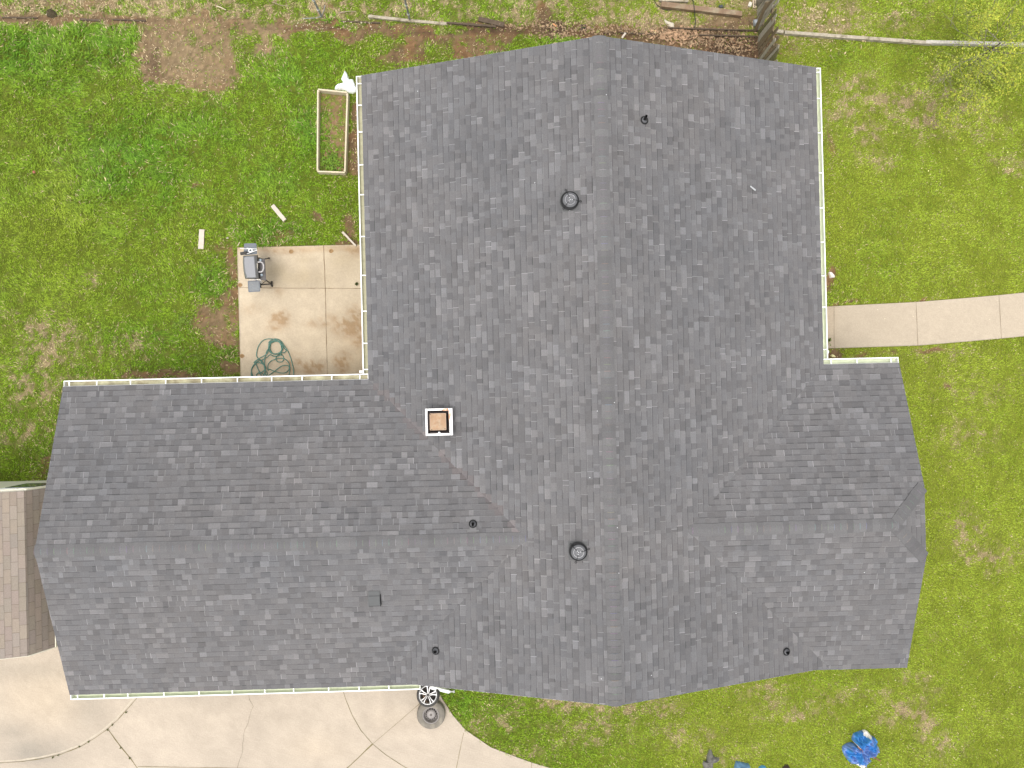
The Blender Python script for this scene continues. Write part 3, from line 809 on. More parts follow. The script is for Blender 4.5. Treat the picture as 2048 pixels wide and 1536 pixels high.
def pipe_vent(u_, v_, zf_, nrm, pipe_h, lean, label, flange=None, flange_dir=(0, 1, 0)):
    c = on_roof(u_, v_, zf_)
    M = tilt(nrm); n = Vector(nrm).normalized()
    rb_ = MB(); rb_.torus(c + n * .020, .074, .0155, 30, 8, M)
    o = rb_.build('plumbing_vent', black, roof); o['label'] = label
    cb = MB(); cb.lathe([(.068, .012), (.060, .03), (.040, .055), (.030, .075)], c, 26, M)
    cb.build('boot', dgrey, o, smooth=True)
    pb = MB(); L_ = Vector(lean)
    top = c + Vector((0, 0, pipe_h)) + L_
    pb.tube([c, top], .026, 14, cap=False); pb.tube([c + Vector((0, 0, .03)), top], .020, 14, cap=False)
    pb.build('pipe', black, o)
    if flange:
        fb = MB(); fd = Vector(flange_dir)
        fd = (fd - n * fd.dot(n)).normalized(); sd_ = n.cross(fd)
        MM = Matrix((sd_, fd, n)).transposed()
        fb.box(c + fd * .085 + n * .014, (.145, .12, .006), MM); fb.box(c + fd * .145 + n * .015, (.25, .035, .007), MM)
        fb.build('flange', mat('flange_light', (.135, .132, .13), .7, .05, 20), o)
    return o
pipe_vent(946, 1048, zwing, NNs, .13, (0, 0, 0), 'black pipe vent with a pale flange just north of the west ridge', True, (0, -1, 0))
pipe_vent(872, 1301, zmain, NWs, .11, (0, 0, 0), 'black pipe vent near the south-west corner of the main roof')
pipe_vent(1572, 1303, zmain, NEs, .11, (.0, 0, 0), 'black pipe vent near the south-east edge of the roof')
pipe_vent(1288, 241, zmain, NEs, .26, (0, 0, 0), 'taller black pipe vent on the north-east slope')

# box vent
c = on_roof(748, 1196, zwing, .08); M = tilt(NSs); n = Vector(NSs).normalized()
bv = MB()
P = lambda a, b, h: c + M @ Vector((a, b, h))
hx, hy = .125, .155
bv.poly([P(-hx, -hy, .105), P(hx, -hy, .105), P(hx, 0, .10), P(-hx, 0, .10)])
bv.poly([P(-hx, 0, .10), P(hx, 0, .10), P(hx, hy, .012), P(-hx, hy, .012)])
bv.poly([P(-hx, -hy, .105), P(-hx, -hy, .075), P(hx, -hy, .075), P(hx, -hy, .105)])
bv.poly([P(-hx, -hy, .105), P(-hx, 0, .10), P(-hx, 0, .012), P(-hx, -hy, .012)]); bv.poly([P(-hx, 0, .1), P(-hx, hy, .012), P(-hx, 0, .012)])
bv.poly([P(hx, -hy, .105), P(hx, 0, .10), P(hx, 0, .075), P(hx, -hy, .075)]); 
o = bv.build('box_vent', mat('box_vent_paint', (.080, .082, .081), .6, .05, 20), roof); o['label'] = 'square grey metal hood vent on the south slope of the west wing'
vb = MB(); vb.box(P(.012, -.047, .035), (hx * 2, hy * 1.5, .06), M); vb.box(P(.004, -hy - .010, .05), (hx * 2 + .02, .022, .07), M); vb.build('vent_throat', black, o)

# chimney with a rusty flue lid
cc = on_roof(878, 844, zmain, .30)
zt = zmain(cc.x, cc.y) + .33
cc = at(878, 844, zt); S_ = .292
chm = MB(); chm.box((cc.x, cc.y, zt - .64), (S_ * 2 - .03, S_ * 2 - .03, 1.0))
ch = chm.build('chimney', mat('chimney_siding', (.33, .32, .30), .8, .2, 8), house)
cr = MB(); t_ = .045
for sx, sy, lx, ly in ((-1, 0, t_, 2 * S_), (0, 1, 2 * (S_ - t_), t_), (0, -1, 2 * (S_ - t_), t_)):
    cr.box((cc.x + sx * (S_ - t_ / 2), cc.y + sy * (S_ - t_ / 2), zt - .065), (lx, ly, .14))
cr.box((cc.x + S_ - .034, cc.y, zt - .065), (.068, 2 * S_, .14))
cr.build('crown', mat('crown_white', (.78, .76, .73), .5, .05, 8), ch, bevel=.006)
rs = MB()
rs.poly([(cc.x + .06, cc.y + S_ - .03, zt + .0065), (cc.x + .10, cc.y + S_ - .052, zt + .0065), (cc.x + S_ - .08, cc.y + S_ - .052, zt + .0065), (cc.x + S_ - .09, cc.y + S_ - .004, zt + .0065), (cc.x + .13, cc.y + S_ - .006, zt + .0065)])
rs.poly([(cc.x + S_ - .078, cc.y + S_ - .05, zt + .0065), (cc.x + S_ - .078, cc.y + .02, zt + .0065), (cc.x + S_ - .045, cc.y + .08, zt + .0065), (cc.x + S_ - .030, cc.y + .17, zt + .0065), (cc.x + S_ - .05, cc.y + S_ - .06, zt + .0065)])
rs.build('rust_stain', mat('rust_stain', (.42, .20, .10), .8, .35, 14, col2=(.66, .48, .36), c2scale=7), ch)
pit = MB(); pit.box((cc.x, cc.y, zt - .12), (2 * (S_ - .045), 2 * (S_ - .045), .02)); pit.build('flue_pan', mat('flue_black', (.008, .005, .004), .8, .3, 10), ch)
inn = MB()
for dx, dy, lx, ly in ((.215, 0, .010, .44), (0, .212, .42, .010), (-.222, 0, .008, .40), (0, -.225, .38, .012)):
    inn.box((cc.x + dx - .006, cc.y + dy, zt - .018), (lx, ly, .03))
inn.build('flue_rim', mat('flue_rim', (.045, .03, .028), .6, .2, 12), ch)
ld = MB(); ld.box((cc.x - .018, cc.y + .008, zt + .045), (.352, .365, .02)); 
for sx in (-1, 1):
    for sy in (-1, 1): ld.box((cc.x - .018 + sx * .15, cc.y + .008 + sy * .155, zt + .005), (.02, .02, .07))
ldo = ld.build('flue_lid', mat('rusty_lid', (.30, .19, .112), .75, .22, 9, col2=(.32, .24, .16), c2scale=5, c2lo=.48, c2hi=.62), ch, bevel=.006)
rm = MB()
for a, b in (((-.169, -.175), (.169, -.175)), ((-.169, 0.175), (.169, 0.175)), ((-.169, -.175), (-.169, 0.175)), ((.169, -.175), (.169, 0.175))):
    rm.beam((cc.x - .018 + a[0], cc.y + .008 + a[1], zt + .058), (cc.x - .018 + b[0], cc.y + .008 + b[1], zt + .058), .014, .008)
rm.build('lid_rim', mat('lid_rim', (.34, .235, .16), .6, .15, 12), ldo)
bt = MB()
for sx, sy in ((-.135, -.165), (.15, -.150), (-.16, .16)): bt.lathe([(.010, .05), (.010, .062), (.001, .064)], (cc.x - .018 + sx, cc.y + .008 + sy, zt), 8)
bt.build('bolt', black, ldo)
gp = MB(); q0 = Vector((cc.x + .0, cc.y - .235, zt + .012))
gp.poly([q0 + Vector((-.035, -.012, 0)), q0 + Vector((.035, -.012, 0)), q0 + Vector((.012, .022, .01)), q0 + Vector((-.008, .026, .01))])
gp.build('lid_clip', white, ch)

# small debris left on the roof
def fleck(u_, v_, zf_, size, nrm, label, rot=0, asp=1.0, name='paper_scrap', cat='scrap', col=(.75, .75, .75), group=None):
    c = on_roof(u_, v_, zf_); m_ = MB(); M = tilt(nrm) @ Matrix.Rotation(rot, 3, 'Z')
    m_.box(c + Vector(nrm).normalized() * .018, (size * asp, size, .006), M)
    o = m_.build(name, mat('scrap_' + name, col, .6, .1, 30), origin=c)
    return tag(o, label, cat, group)
fleck(1505, 377, zmain, .032, NEs, 'pale sliver of flashing lying loose on the north-east roof slope', R(-32), 5.0, col=(.36, .37, .37))
for (u_, v_, f, nn) in ((758, 792, zmain, NWs), (1070, 366, zmain, NWs), (1234, 1055, zmain, NEs), (1203, 1357, zmain, NWs), (1212, 190, zmain, NEs), (1228, 805, zmain, NEs), (836, 183, zmain, NWs), (1237, 1146, zmain, NEs), (1302, 1350, zmain, NEs), (1728, 1144, zeast, NSs), (1471, 1226, zmain, NEs), (1140, 421, zmain, NWs), (1195, 822, zmain, NWs), (1180, 955, zmain, NWs)):
    fleck(u_, v_, f, .013, nn, 'tiny white petal lying on the dark shingles', random.uniform(0, 3), 1.3, 'fallen_petal', 'petal', (.55, .55, .55), 'white petals on the roof')

# ================================================================== NEIGHBOUR'S OUTBUILDING
XB = (at(48, 982, 2.9).x + at(55, 1312, 2.9).x) / 2; YNb = at(48, 982, 2.9).y; YSb = at(55, 1312, 2.9).y
XEa = XB + .27; ZBk, ZEv = 2.9, 2.36; XRg = XB - 2.1; ZRg = ZBk + 2.1 * .30
gar = thing('garage', 'small garage with tan shingle barn roof beside the dark roofed house', 'garage', (XRg, (YNb + YSb) / 2, 0))
def tone_tan(rr, tooth):
    f = rr.uniform(.93, 1.07); return (.240 * f * rr.uniform(.97, 1.03), .200 * f, .165 * f * rr.uniform(.95, 1.03))
gb = MB(); gb.hascol = True
for sx in (1, -1):
    xb, xe = XRg + sx * (XB - XRg), XRg + sx * (XEa - XRg)
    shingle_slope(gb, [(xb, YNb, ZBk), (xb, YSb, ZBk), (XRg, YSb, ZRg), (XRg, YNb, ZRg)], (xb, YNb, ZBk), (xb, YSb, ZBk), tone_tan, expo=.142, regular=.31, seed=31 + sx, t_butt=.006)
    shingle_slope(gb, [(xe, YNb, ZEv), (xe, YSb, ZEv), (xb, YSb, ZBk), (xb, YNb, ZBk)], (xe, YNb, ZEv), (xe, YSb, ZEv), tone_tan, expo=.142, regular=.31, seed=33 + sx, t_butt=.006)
groof = gb.build('roof', [mat('tan_shingle', attr=True, rough=.92, var=.14, scale=42, bump=.3, bscale=220, spec=.15), mat('tan_felt', (.13, .10, .08), .95)], gar)
cream = mat('cream_paint', (.66, .63, .50), .6, .05, 7)
profg = [(XEa - .05, 0), (XEa - .05, ZEv - .10), (XB, ZBk - .06), (XRg, ZRg - .06), (2 * XRg - XB, ZBk - .06), (2 * XRg - XEa + .05, ZEv - .10), (2 * XRg - XEa + .05, 0)]
wb = MB(); yn_, ys_ = YNb - .10, YSb + .20
f = [wb.vert((p[0], yn_, p[1])) for p in profg]; g = [wb.vert((p[0], ys_, p[1])) for p in profg]
for i in range(7): wb.face((f[i], f[(i + 1) % 7], g[(i + 1) % 7], g[i]))
wb.face(f); wb.face(g[::-1])
wb.build('wall', cream, gar)
for yy in (YNb - .025, YSb + .045):
    for (a, b) in (((XEa, ZEv), (XB, ZBk)), ((XB, ZBk), (XRg, ZRg)), ((XRg, ZRg), (2 * XRg - XB, ZBk)), ((2 * XRg - XB, ZBk), (2 * XRg - XEa, ZEv))):
        m_ = MB(); m_.beam((a[0], yy, a[1] - .09), (b[0], yy, b[1] - .09), .03, .15, (0, 1, 0)); m_.v = [(p[0], p[1], p[2]) for p in m_.v]
        m_.build('rake_board', cream, gar)
wd_ = MB(); wd_.box((XB - .75, yn_ + .02, 1.45), (.9, .06, .9)); wf = wd_.build('window', mat('window_frame', (.8, .8, .78), .4), gar)
wd_ = MB(); wd_.box((XB - .75, yn_ + .045, 1.45), (.76, .03, .76)); wd_.build('pane', mat('glass_dark', (.10, .12, .13), .08, spec=.6), wf)
ed = MB(); ed.beam((XEa + .01, YNb, ZEv - .03), (XEa + .01, YSb, ZEv - .03), .03, .05); ed.build('drip_edge', cream, gar)

# ================================================================== YARD THINGS, WEST SIDE
timber = mat('pale_timber', (.52, .45, .32), .8, .14, 9, bump=.2, bscale=40)
soilm = mat('bed_soil', (.19, .115, .062), .95, .4, 14, bump=.6, bscale=30, col2=(.12, .13, .025), c2scale=7, c2lo=.47, c2hi=.58)
bz = .20
B4 = [at(636, 179, bz), at(695, 185, bz), at(690, 345, bz), at(635, 343, bz)]
bc = sum(B4, Vector()) / 4; bc.z = 0
bed = thing('raised_bed', 'long narrow raised garden bed with pale timber sides', 'garden bed', bc)
wth = .040
for a, b, ext in ((0, 1, 0), (1, 2, -wth), (2, 3, 0), (3, 0, -wth)):
    A, B = B4[a].copy(), B4[b].copy(); d = (B - A).normalized(); A -= d * (ext / 2 if ext else -wth * 0); B += d * (ext / 2 if ext else 0)
    m_ = MB(); A.z = B.z = bz / 2 + .01; m_.beam(A, B, wth, bz + .02); m_.build('board', timber, bed, bevel=.006)
m_ = MB(); ins = [p + (bc - p).normalized() * .03 for p in B4]; m_.prism([(p.x, p.y) for p in ins][::-1], -.02, .025); m_.build('soil', soilm, bed)
for k, p in enumerate(B4):
    m_ = MB(); q = p + (bc - p).normalized() * .055; m_.box((q.x, q.y, .10), (.035, .035, .19)); m_.build('corner_post', timber, bed)

def crumple(name, outline, zbase, hgt, m, seed, label=None, cat=None, nr=18, na=150, freq=9.0, colf=None, centre=None, parent=None, group=None, lift=.0, folds=14, rough=0.0):
    """a crumpled sheet: star-shaped outline (image pixels), folds running out from the centre"""
    O = np.array(outline, float)
    cen = np.array(centre if centre is not None else O.mean(0))
    seg = np.concatenate([O, O[:1]]); L = np.concatenate([[0], np.cumsum(np.hypot(*np.diff(seg, axis=0).T))])
    t = np.linspace(0, L[-1], na, endpoint=False)
    E = np.stack([np.interp(t, L, seg[:, 0]), np.interp(t, L, seg[:, 1])], 1)
    rs_ = (np.arange(nr + 1) / nr) ** .85
    U = cen[0] + (E[:, 0] - cen[0])[None] * rs_[:, None]; V_ = cen[1] + (E[:, 1] - cen[1])[None] * rs_[:, None]
    W = np.array([[list(at(U[i, j], V_[i, j], zbase)) for j in range(na)] for i in range(nr + 1)])
    x_, y_ = W[..., 0], W[..., 1]
    th = np.linspace(0, 2 * math.pi, na, endpoint=False)[None]
    r1 = np.abs(fbm(x_ * freq + seed, y_ * freq, seed) - .5) * 2
    r2 = np.abs(fbm(x_ * freq * 2.3, y_ * freq * 2.3 + seed, seed + 5) - .5) * 2
    fold = np.abs(np.sin(th * folds / 2 + 4 * fbm(th * 2 + 0 * x_, rs_[:, None] * 2 + 0 * x_, seed + 9)))
    prof = (1 - rs_[:, None] ** 2.5)
    zz = hgt * (prof * (.45 + .55 * (1 - r1)) + .30 * fold * rs_[:, None] * (1 - rs_[:, None] ** 4) - .28 * r2 * prof)
    if rough:
        r3 = np.abs(fbm(x_ * 11 + 3, y_ * 11, seed + 21, 3) - .5) * 2; dim = np.clip(rs_[:, None] * 2.2, 0, 1)
        zz = zz * (1 - .38 * rough * (1 - dim)) - rough * hgt * (.50 * r1 * (1 - rs_[:, None] ** 6) + .35 * r3 * (1 - rs_[:, None] ** 6)) + .12 * hgt
    W[..., 2] = zbase + lift + np.maximum(zz, .004)
    W[-1, :, 2] = 0.0
    idx = np.arange((nr + 1) * na).reshape(nr + 1, na); j2 = np.roll(idx, -1, 1)
    F = np.stack([idx[:-1], j2[:-1], j2[1:], idx[1:]], -1).reshape(-1, 4)[:, ::-1]
    col = colf(U.ravel(), V_.ravel(), x_.ravel(), y_.ravel()) if colf else None
    ctr = at(cen[0], cen[1], 0)
    P = W.reshape(-1, 3) - np.array(ctr)
    o = np_mesh(name, P, F, m, col, smooth=True)
    if parent is not None:
        o.parent = parent; o.location = Vector((0, 0, 0))
        P2 = W.reshape(-1, 3) - np.array(parent['_o']); o.data.vertices.foreach_set('co', P2.astype(np.float32).ravel()); o.data.update()
    else: o.location = ctr
    return tag(o, label, cat, group)
zz_ = lambda pts, s, ox, oy: [(ox + a / s, oy + b / s) for a, b in pts]
bag = zz_([(650, 235), (740, 360), (800, 500), (850, 630), (1010, 630), (1060, 760), (1090, 850), (1130, 960), (1210, 1040), (1140, 1180), (980, 1265), (910, 1240), (840, 1250), (740, 1180), (640, 1130), (480, 1105), (240, 1110), (185, 1050), (230, 920), (320, 850), (600, 830), (540, 700), (480, 620), (560, 430)], 21.94, 660, 130)
crumple('plastic_sheet', bag, .02, .17, mat('white_plastic', (.86, .87, .88), .35, .02, 10, spec=.5), 3, 'crumpled white plastic sheet lying against the end of the raised bed', 'plastic sheet', centre=(698.5, 172), freq=5)

def plank(u0, v0, u1, v1, wd, th, m, name, label, cat, z0=.03, group=None, taper=1.0):
    a, b = at(u0, v0, z0), at(u1, v1, z0); c = (a + b) / 2
    m_ = MB(); d = (b - a); L_ = d.length; d.normalize(); s = Vector((-d.y, d.x, 0))
    n_ = 7; rows = []
    rr = random.Random(int(u0 * 7 + v0))
    for k in range(n_):
        t = k / (n_ - 1); w_ = wd * (1 + (taper - 1) * t) * rr.uniform(.96, 1.04) / 2; p = a + d * L_ * t + s * rr.uniform(-.003, .003); zj = rr.uniform(-.003, .003)
        rows.append([m_.vert(p + s * w_ + Vector((0, 0, zj - th / 2))), m_.vert(p - s * w_ + Vector((0, 0, zj - th / 2))), m_.vert(p - s * w_ + Vector((0, 0, zj + th / 2))), m_.vert(p + s * w_ + Vector((0, 0, zj + th / 2)))])
    for A, B in zip(rows[:-1], rows[1:]):
        for k in range(4): m_.face((A[k], A[(k + 1) % 4], B[(k + 1) % 4], B[k]))
    m_.face(rows[0][::-1]); m_.face(rows[-1])
    o = m_.build(name, m, origin=c, bevel=.003)
    return tag(o, label, cat, group)
cut = mat('sawn_board', (.46, .40, .33), .8, .12, 10, bump=.15, bscale=50)
cut2 = mat('sawn_board_brown', (.40, .32, .22), .8, .2, 12, bump=.15, bscale=50)
plank(545, 411, 570, 441, .105, .06, cut, 'plank', 'short pale plank lying aslant on the grass, furthest from the patio', 'plank', .04)
plank(404, 459, 402, 498, .135, .04, cut, 'plank', 'short pale plank lying upright in the photo, alone on the grass left of the grill', 'plank', .035)
plank(685, 464, 712, 492, .055, .05, cut, 'plank', 'thin pale stick of wood at the patio corner beside the gutter', 'plank', .08, taper=.8)
plank(466, 465, 469, 457, .02, .012, cut2, 'twig', 'tiny wood splinter in the grass up from the grill', 'twig', .05)
plank(475, 492, 480, 484, .025, .012, cut2, 'twig', 'tiny wood splinter touching the grass just left of the grill shelf', 'twig', .05)
plank(453, 476, 457, 476, .03, .02, cut, 'wood_chip', 'tiny pale wood chip between the grill and the plank', 'wood chip', .05)

rusty = mat('rusty_metal', (.30, .19, .09), .8, .3, 20)
for (u_, v_), lb in zip(((582, 503), (662, 502), (480, 570), (484, 712)), ('rusty post base on the north edge of the patio, nearer the grill', 'rusty post base on the north edge of the patio, nearer the house', 'rusty post base on the left patio edge beside the grill', 'rusty post base on the left patio edge beside the hose')):
    c_ = at(u_, v_, .05); m_ = MB(); m_.lathe([(.055, 0), (.055, .012), (.040, .012), (.036, .03), (.026, .03), (.026, .004), (.001, .004)], c_, 14)
    m_.box(c_ + Vector((.05, .0, .008)), (.03, .03, .014))
    tag(m_.build('post_base', rusty, origin=c_), lb, 'post base', 'rusty post bases round the patio')

# ---- gas grill
def q(a, b, h): return at(470 + a / 13.97, 480 + b / 13.97, h)
gc = q(560, 800, 0)
gr = thing('gas_grill', 'grey and black gas grill with side shelves standing on the patio', 'grill', gc)
gl = mat('grill_lid_grey', (.175, .175, .18), .4, .06, 20, spec=.5); gk = mat('grill_black', (.030, .026, .022), .5, .2, 15); gs = mat('grill_shelf', (.115, .125, .135), .5, .1, 18)
def loft(mb, rings, caps=True):
    R_ = [[mb.vert(p) for p in r] for r in rings]; n = len(rings[0])
    for a, b in zip(R_[:-1], R_[1:]):
        for k in range(n): mb.face((a[k], a[(k + 1) % n], b[(k + 1) % n], b[k]))
    if caps: mb.face(R_[-1]); mb.face(R_[0][::-1])
m_ = MB()
low = [(228, 440), (222, 640), (240, 850), (285, 1085), (480, 1095), (690, 1085), (668, 800), (640, 420), (440, 430)]
mid = [(232, 450), (228, 640), (244, 850), (300, 1075), (480, 1078), (660, 1070), (640, 800), (610, 432), (440, 440)]
top = [(248, 462), (245, 640), (268, 850), (330, 1062), (480, 1060), (598, 1052), (578, 800), (548, 448), (440, 452)]
loft(m_, [[q(a, b, .86) for a, b in low], [q(a, b, 1.0) for a, b in mid]])
box_ = m_.build('firebox', gk, gr)
m_ = MB(); loft(m_, [[q(a, b, 1.0) for a, b in mid], [q(a, b, 1.085) for a, b in top], [q(a + (20 if a < 400 else -22), b + (18 if b < 700 else -18), 1.105) for a, b in top]])
lid = m_.build('lid', gl, gr, smooth=False)
m_ = MB(); m_.tube([q(640, 618, 1.0), q(720, 612, 1.02), q(770, 640, 1.02), q(795, 700, 1.02), q(798, 790, 1.02), q(775, 860, 1.02), q(740, 892, 1.02), q(665, 893, 1.0)], .018, 8)
m_.build('handle', mat('handle_grey', (.38, .36, .35), .4, .05, 10), lid)
m_ = MB(); loft(m_, [[q(a, b, .78) for a, b in ((650, 500), (835, 520), (878, 1140), (690, 1110))], [q(a, b, .86) for a, b in ((650, 505), (825, 530), (868, 1130), (690, 1100))]])
cp = m_.build('control_panel', mat('panel_dark', (.075, .068, .065), .45, .15, 15), gr)
for (a, b) in ((712, 565), (748, 975)):
    m_ = MB(); m_.lathe([(.030, .86), (.030, .885), (.022, .89), (.001, .89)], q(a, b, 0) + (q(a, b, .87) - q(a, b, 0)) * 1 - Vector((0, 0, .87)), 14); m_.build('knob', mat('knob_grey', (.30, .36, .40), .4), cp)
m_ = MB(); m_.box(q(622, 745, 1.01), (.02, .16, .02)); m_.build('badge', mat('badge_steel', (.55, .5, .4), .4), lid)
def rrect(cs, z0, z1, mb, rnd=.22):
    out = []
    n = len(cs)
    for i in range(n):
        p, c, nx_ = Vector(cs[i - 1]), Vector(cs[i]), Vector(cs[(i + 1) % n])
        a = c + (p - c) * rnd * .5; b = c + (nx_ - c) * rnd * .5
        for t in (0, .25, .5, .75, 1): out.append(a * (1 - t) ** 2 + c * 2 * t * (1 - t) + b * t * t)
    lo = [q(o[0], o[1], z0) for o in out]; hi = [q(o[0], o[1], z1) for o in out]
    loft(mb, [lo, hi])
m_ = MB(); rrect([(350, 1140), (690, 1128), (712, 1440), (375, 1462)], .82, .85, m_); s1 = m_.build('side_shelf', gs, gr)
m_ = MB(); rrect([(385, 1170), (660, 1160), (680, 1410), (405, 1428)], .851, .853, m_); m_.build('tray', mat('tray_grey', (.16, .168, .172), .55, .2, 26, col2=(.24, .21, .16), c2scale=14, c2lo=.6, c2hi=.68), s1)
m_ = MB(); rrect([(252, 95), (596, 88), (622, 400), (242, 428)], .82, .85, m_); s2 = m_.build('side_shelf', gs, gr)
steel = mat('bright_bracket', (.62, .60, .57), .4, .1, 14)
m_ = MB(); m_.beam(q(400, 1118, .85), q(720, 1108, .85), .015, .02); m_.beam(q(700, 1110, .83), q(735, 1200, .7), .05, .02); m_.build('bracket', steel, gr)
for pts in ([(845, 525, .80), (900, 518, .42), (958, 510, .03)], [(868, 1125, .80), (950, 1180, .42), (1015, 1228, .06)], [(520, 500, .80), (600, 500, .4), (690, 505, .03)], [(560, 1090, .80), (640, 1160, .42), (720, 1250, .06)]):
    m_ = MB(); m_.tube([q(*p) for p in pts], .018, 8); m_.build('leg', gk, gr)
m_ = MB(); m_.tube([q(710, 1255, .08), q(1010, 1232, .08)], .012, 8); m_.tube([q(870, 1135, .45), q(720, 1250, .10)], .010, 6); m_.build('axle', gk, gr)
ax = (q(1010, 1232, .08) - q(710, 1255, .08)).normalized()
for e in (q(1030, 1230, .075), q(690, 1256, .075)):
    M_ = Vector((0, 0, 1)).rotation_difference(ax).to_matrix()
    m_ = MB(); m_.lathe([(.010, -.022), (.060, -.022), (.075, -.014), (.075, .014), (.060, .022), (.010, .022)], e, 22, M_); wh = m_.build('wheel', gk, gr)
    m_ = MB(); m_.lathe([(.001, .026), (.034, .024), (.036, -.024), (.001, -.026)], e, 16, M_); m_.build('hub', mat('hub_grey', (.2, .19, .18), .5), wh)
m_ = MB(); m_.lathe([(.025, 0), (.025, .03), (.018, .035)], q(950, 512, 0.05), 12); m_.build('foot', gk, gr)
wcord = mat('white_cord', (.74, .73, .70), .5, .05, 10)
m_ = MB(); cc_ = q(432, 290, .875)
m_.torus(cc_, .042, .014, 22, 8)
for a, b in (((140, 232), (400, 248)), ((330, 228), (612, 250)), ((255, 408), (620, 282)), ((430, 330), (620, 285))):
    m_.tube([q(a[0], a[1], .87), q((a[0] + b[0]) / 2, (a[1] + b[1]) / 2 + 6, .88), q(b[0], b[1], .87)], .008, 6)
co = m_.build('cord', wcord, origin=cc_); tag(co, 'coiled white cord lying across the upper shelf of the grill', 'cord')
m_ = MB(); m_.beam(q(150, 385, .875), q(330, 355, .875), .075, .045); m_.beam(q(330, 355, .87), q(470, 365, .87), .03, .02)
ct = q(240, 370, .875); tag(m_.build('grill_brush', gk, origin=ct, bevel=.01), 'black brush lying on the upper shelf of the grill', 'brush')

# ---- garden hose
def smooth_path(P, n=8):
    P = [Vector(p) for p in P]; out = []
    for i in range(len(P) - 1):
        p0, p1, p2, p3 = P[max(i - 1, 0)], P[i], P[i + 1], P[min(i + 2, len(P) - 1)]
        for k in range(n):
            t = k / n
            out.append(.5 * ((2 * p1) + (-p0 + p2) * t + (2 * p0 - 5 * p1 + 4 * p2 - p3) * t * t + (-p0 + 3 * p1 - 3 * p2 + p3) * t ** 3))
    return out + [P[-1]]
H = []
def circ(cx, cy, rx, ry, a0, a1, jit=10, n=None):
    n = n or max(4, int(abs(a1 - a0) / 30)); 
    for k in range(n + 1):
        a = R(a0 + (a1 - a0) * k / n); H.append((cx + rx * math.cos(a) + random.uniform(-jit, jit), cy + ry * math.sin(a) + random.uniform(-jit, jit)))
rs0 = random.getstate(); random.seed(5)
H += [(330, 1240), (370, 1195), (430, 1200)]
circ(380, 1150, 210, 240, -20, -300, 8); H += [(300, 930), (400, 820)]
circ(370, 1130, 190, 230, -60, 240, 10); H += [(250, 900), (400, 790), (560, 700), (640, 600)]
circ(850, 480, 190, 195, 190, 560, 10); circ(855, 490, 170, 180, 200, 930, 14); circ(850, 470, 215, 225, 210, 330, 8)
H += [(1080, 420), (1180, 560), (1260, 740), (1320, 950), (1355, 1150), (1345, 1330), (1310, 1430)]
H += [(1230, 1440), (1215, 1320), (1250, 1130), (1240, 980), (1190, 880), (1090, 800), (970, 790), (840, 815), (710, 880), (640, 980), (640, 1120), (690, 1100), (820, 1150), (980, 1195), (1120, 1195), (1220, 1110), (1225, 1020), (1130, 985), (1000, 1020), (850, 1130), (700, 1240), (620, 1300)]
H += [(560, 1200), (545, 1050), (480, 880), (400, 820), (330, 740), (330, 600), (380, 440), (480, 310), (600, 255), (720, 250), (840, 265), (960, 330), (1050, 430), (1100, 520), (1150, 570), (1100, 630), (1020, 640)]
circ(970, 790, 110, 110, -70, 300, 8); H += [(820, 740), (700, 690), (600, 770), (480, 830), (330, 900), (220, 1030), (170, 1180), (200, 1340)]
circ(420, 1290, 110, 110, 180, 480, 10); H += [(620, 1250), (560, 1100), (540, 900), (560, 740), (620, 560)]
circ(850, 490, 200, 200, 170, 420, 8)
random.setstate(rs0)
hp = [at(490 + a / 13.96, 660 + b / 13.96, .062 + .010 * (k % 5)) for k, (a, b) in enumerate(H)]
m_ = MB(); m_.tube(smooth_path(hp, 6), .0115, 7)
hc = at(550, 715, .05); tag(m_.build('garden_hose', mat('hose_green', (.065, .165, .125), .4, .12, 6, spec=.5), smooth=True, origin=hc), 'tangled green garden hose lying on the patio', 'garden hose')

# small plants
leafm = mat('weed_leaf', attr=True, rough=.6, spec=.25)
def weed(u_, v_, r, n, label, name='weed', group=None, base=(.09, .15, .02), z0=0.0, hgt=1.0):
    c_ = at(u_, v_, z0); rr = random.Random(int(u_ * 13 + v_)); m_ = MB(); m_.hascol = True
    for k in range(n):
        a = rr.uniform(0, 6.283); L_ = r * rr.uniform(.5, 1.1) * (.36 if r > .1 else 1); w_ = L_ * rr.uniform(.16, .28); d = Vector((math.cos(a), math.sin(a), 0)); s = Vector((-d.y, d.x, 0)); h = L_ * rr.uniform(.2, .7) * hgt
        off = Vector((rr.gauss(0, r * .5), rr.gauss(0, r * .5), 0)) if r > .1 else Vector((0, 0, 0))
        f = rr.uniform(.6, 1.4); m_.col = tuple(x_ * f for x_ in base)
        p0 = c_ + off + d * L_ * .08; p1 = c_ + off + d * L_ * .55 + Vector((0, 0, h + .02)); p2 = c_ + off + d * L_ + Vector((0, 0, h * .8 + .02))
        m_.poly([p0 - s * w_ * .2, p0 + s * w_ * .2, p1 + s * w_, p1 - s * w_]); m_.poly([p1 - s * w_, p1 + s * w_, p2])
    o = m_.build(name, leafm, origin=c_); return tag(o, label, 'weed', group)
weed(714, 568, .055, 40, 'small dark mossy tuft on the patio beside the house gutter', base=(.055, .065, .015), z0=.05)
weed(1656, 680, .09, 12, 'small leafy weed on the path right beside the gutter', base=(.10, .12, .03), z0=.04); weed(1657, 690, .06, 14, 'low weed at the lower corner of the path beside the gutter', base=(.09, .15, .02), z0=.0)
for (u_, v_) in ((253, 1424), (225, 1449), (216, 1459), (178, 1483), (160, 1492), (117, 1510), (107, 1514), (242, 1495), (260, 1516)):
    weed(u_, v_, .035, 14, 'tiny weed tuft growing in a driveway joint', 'joint_weed', 'weeds in the driveway joints', (.09, .095, .03), .03, .5)
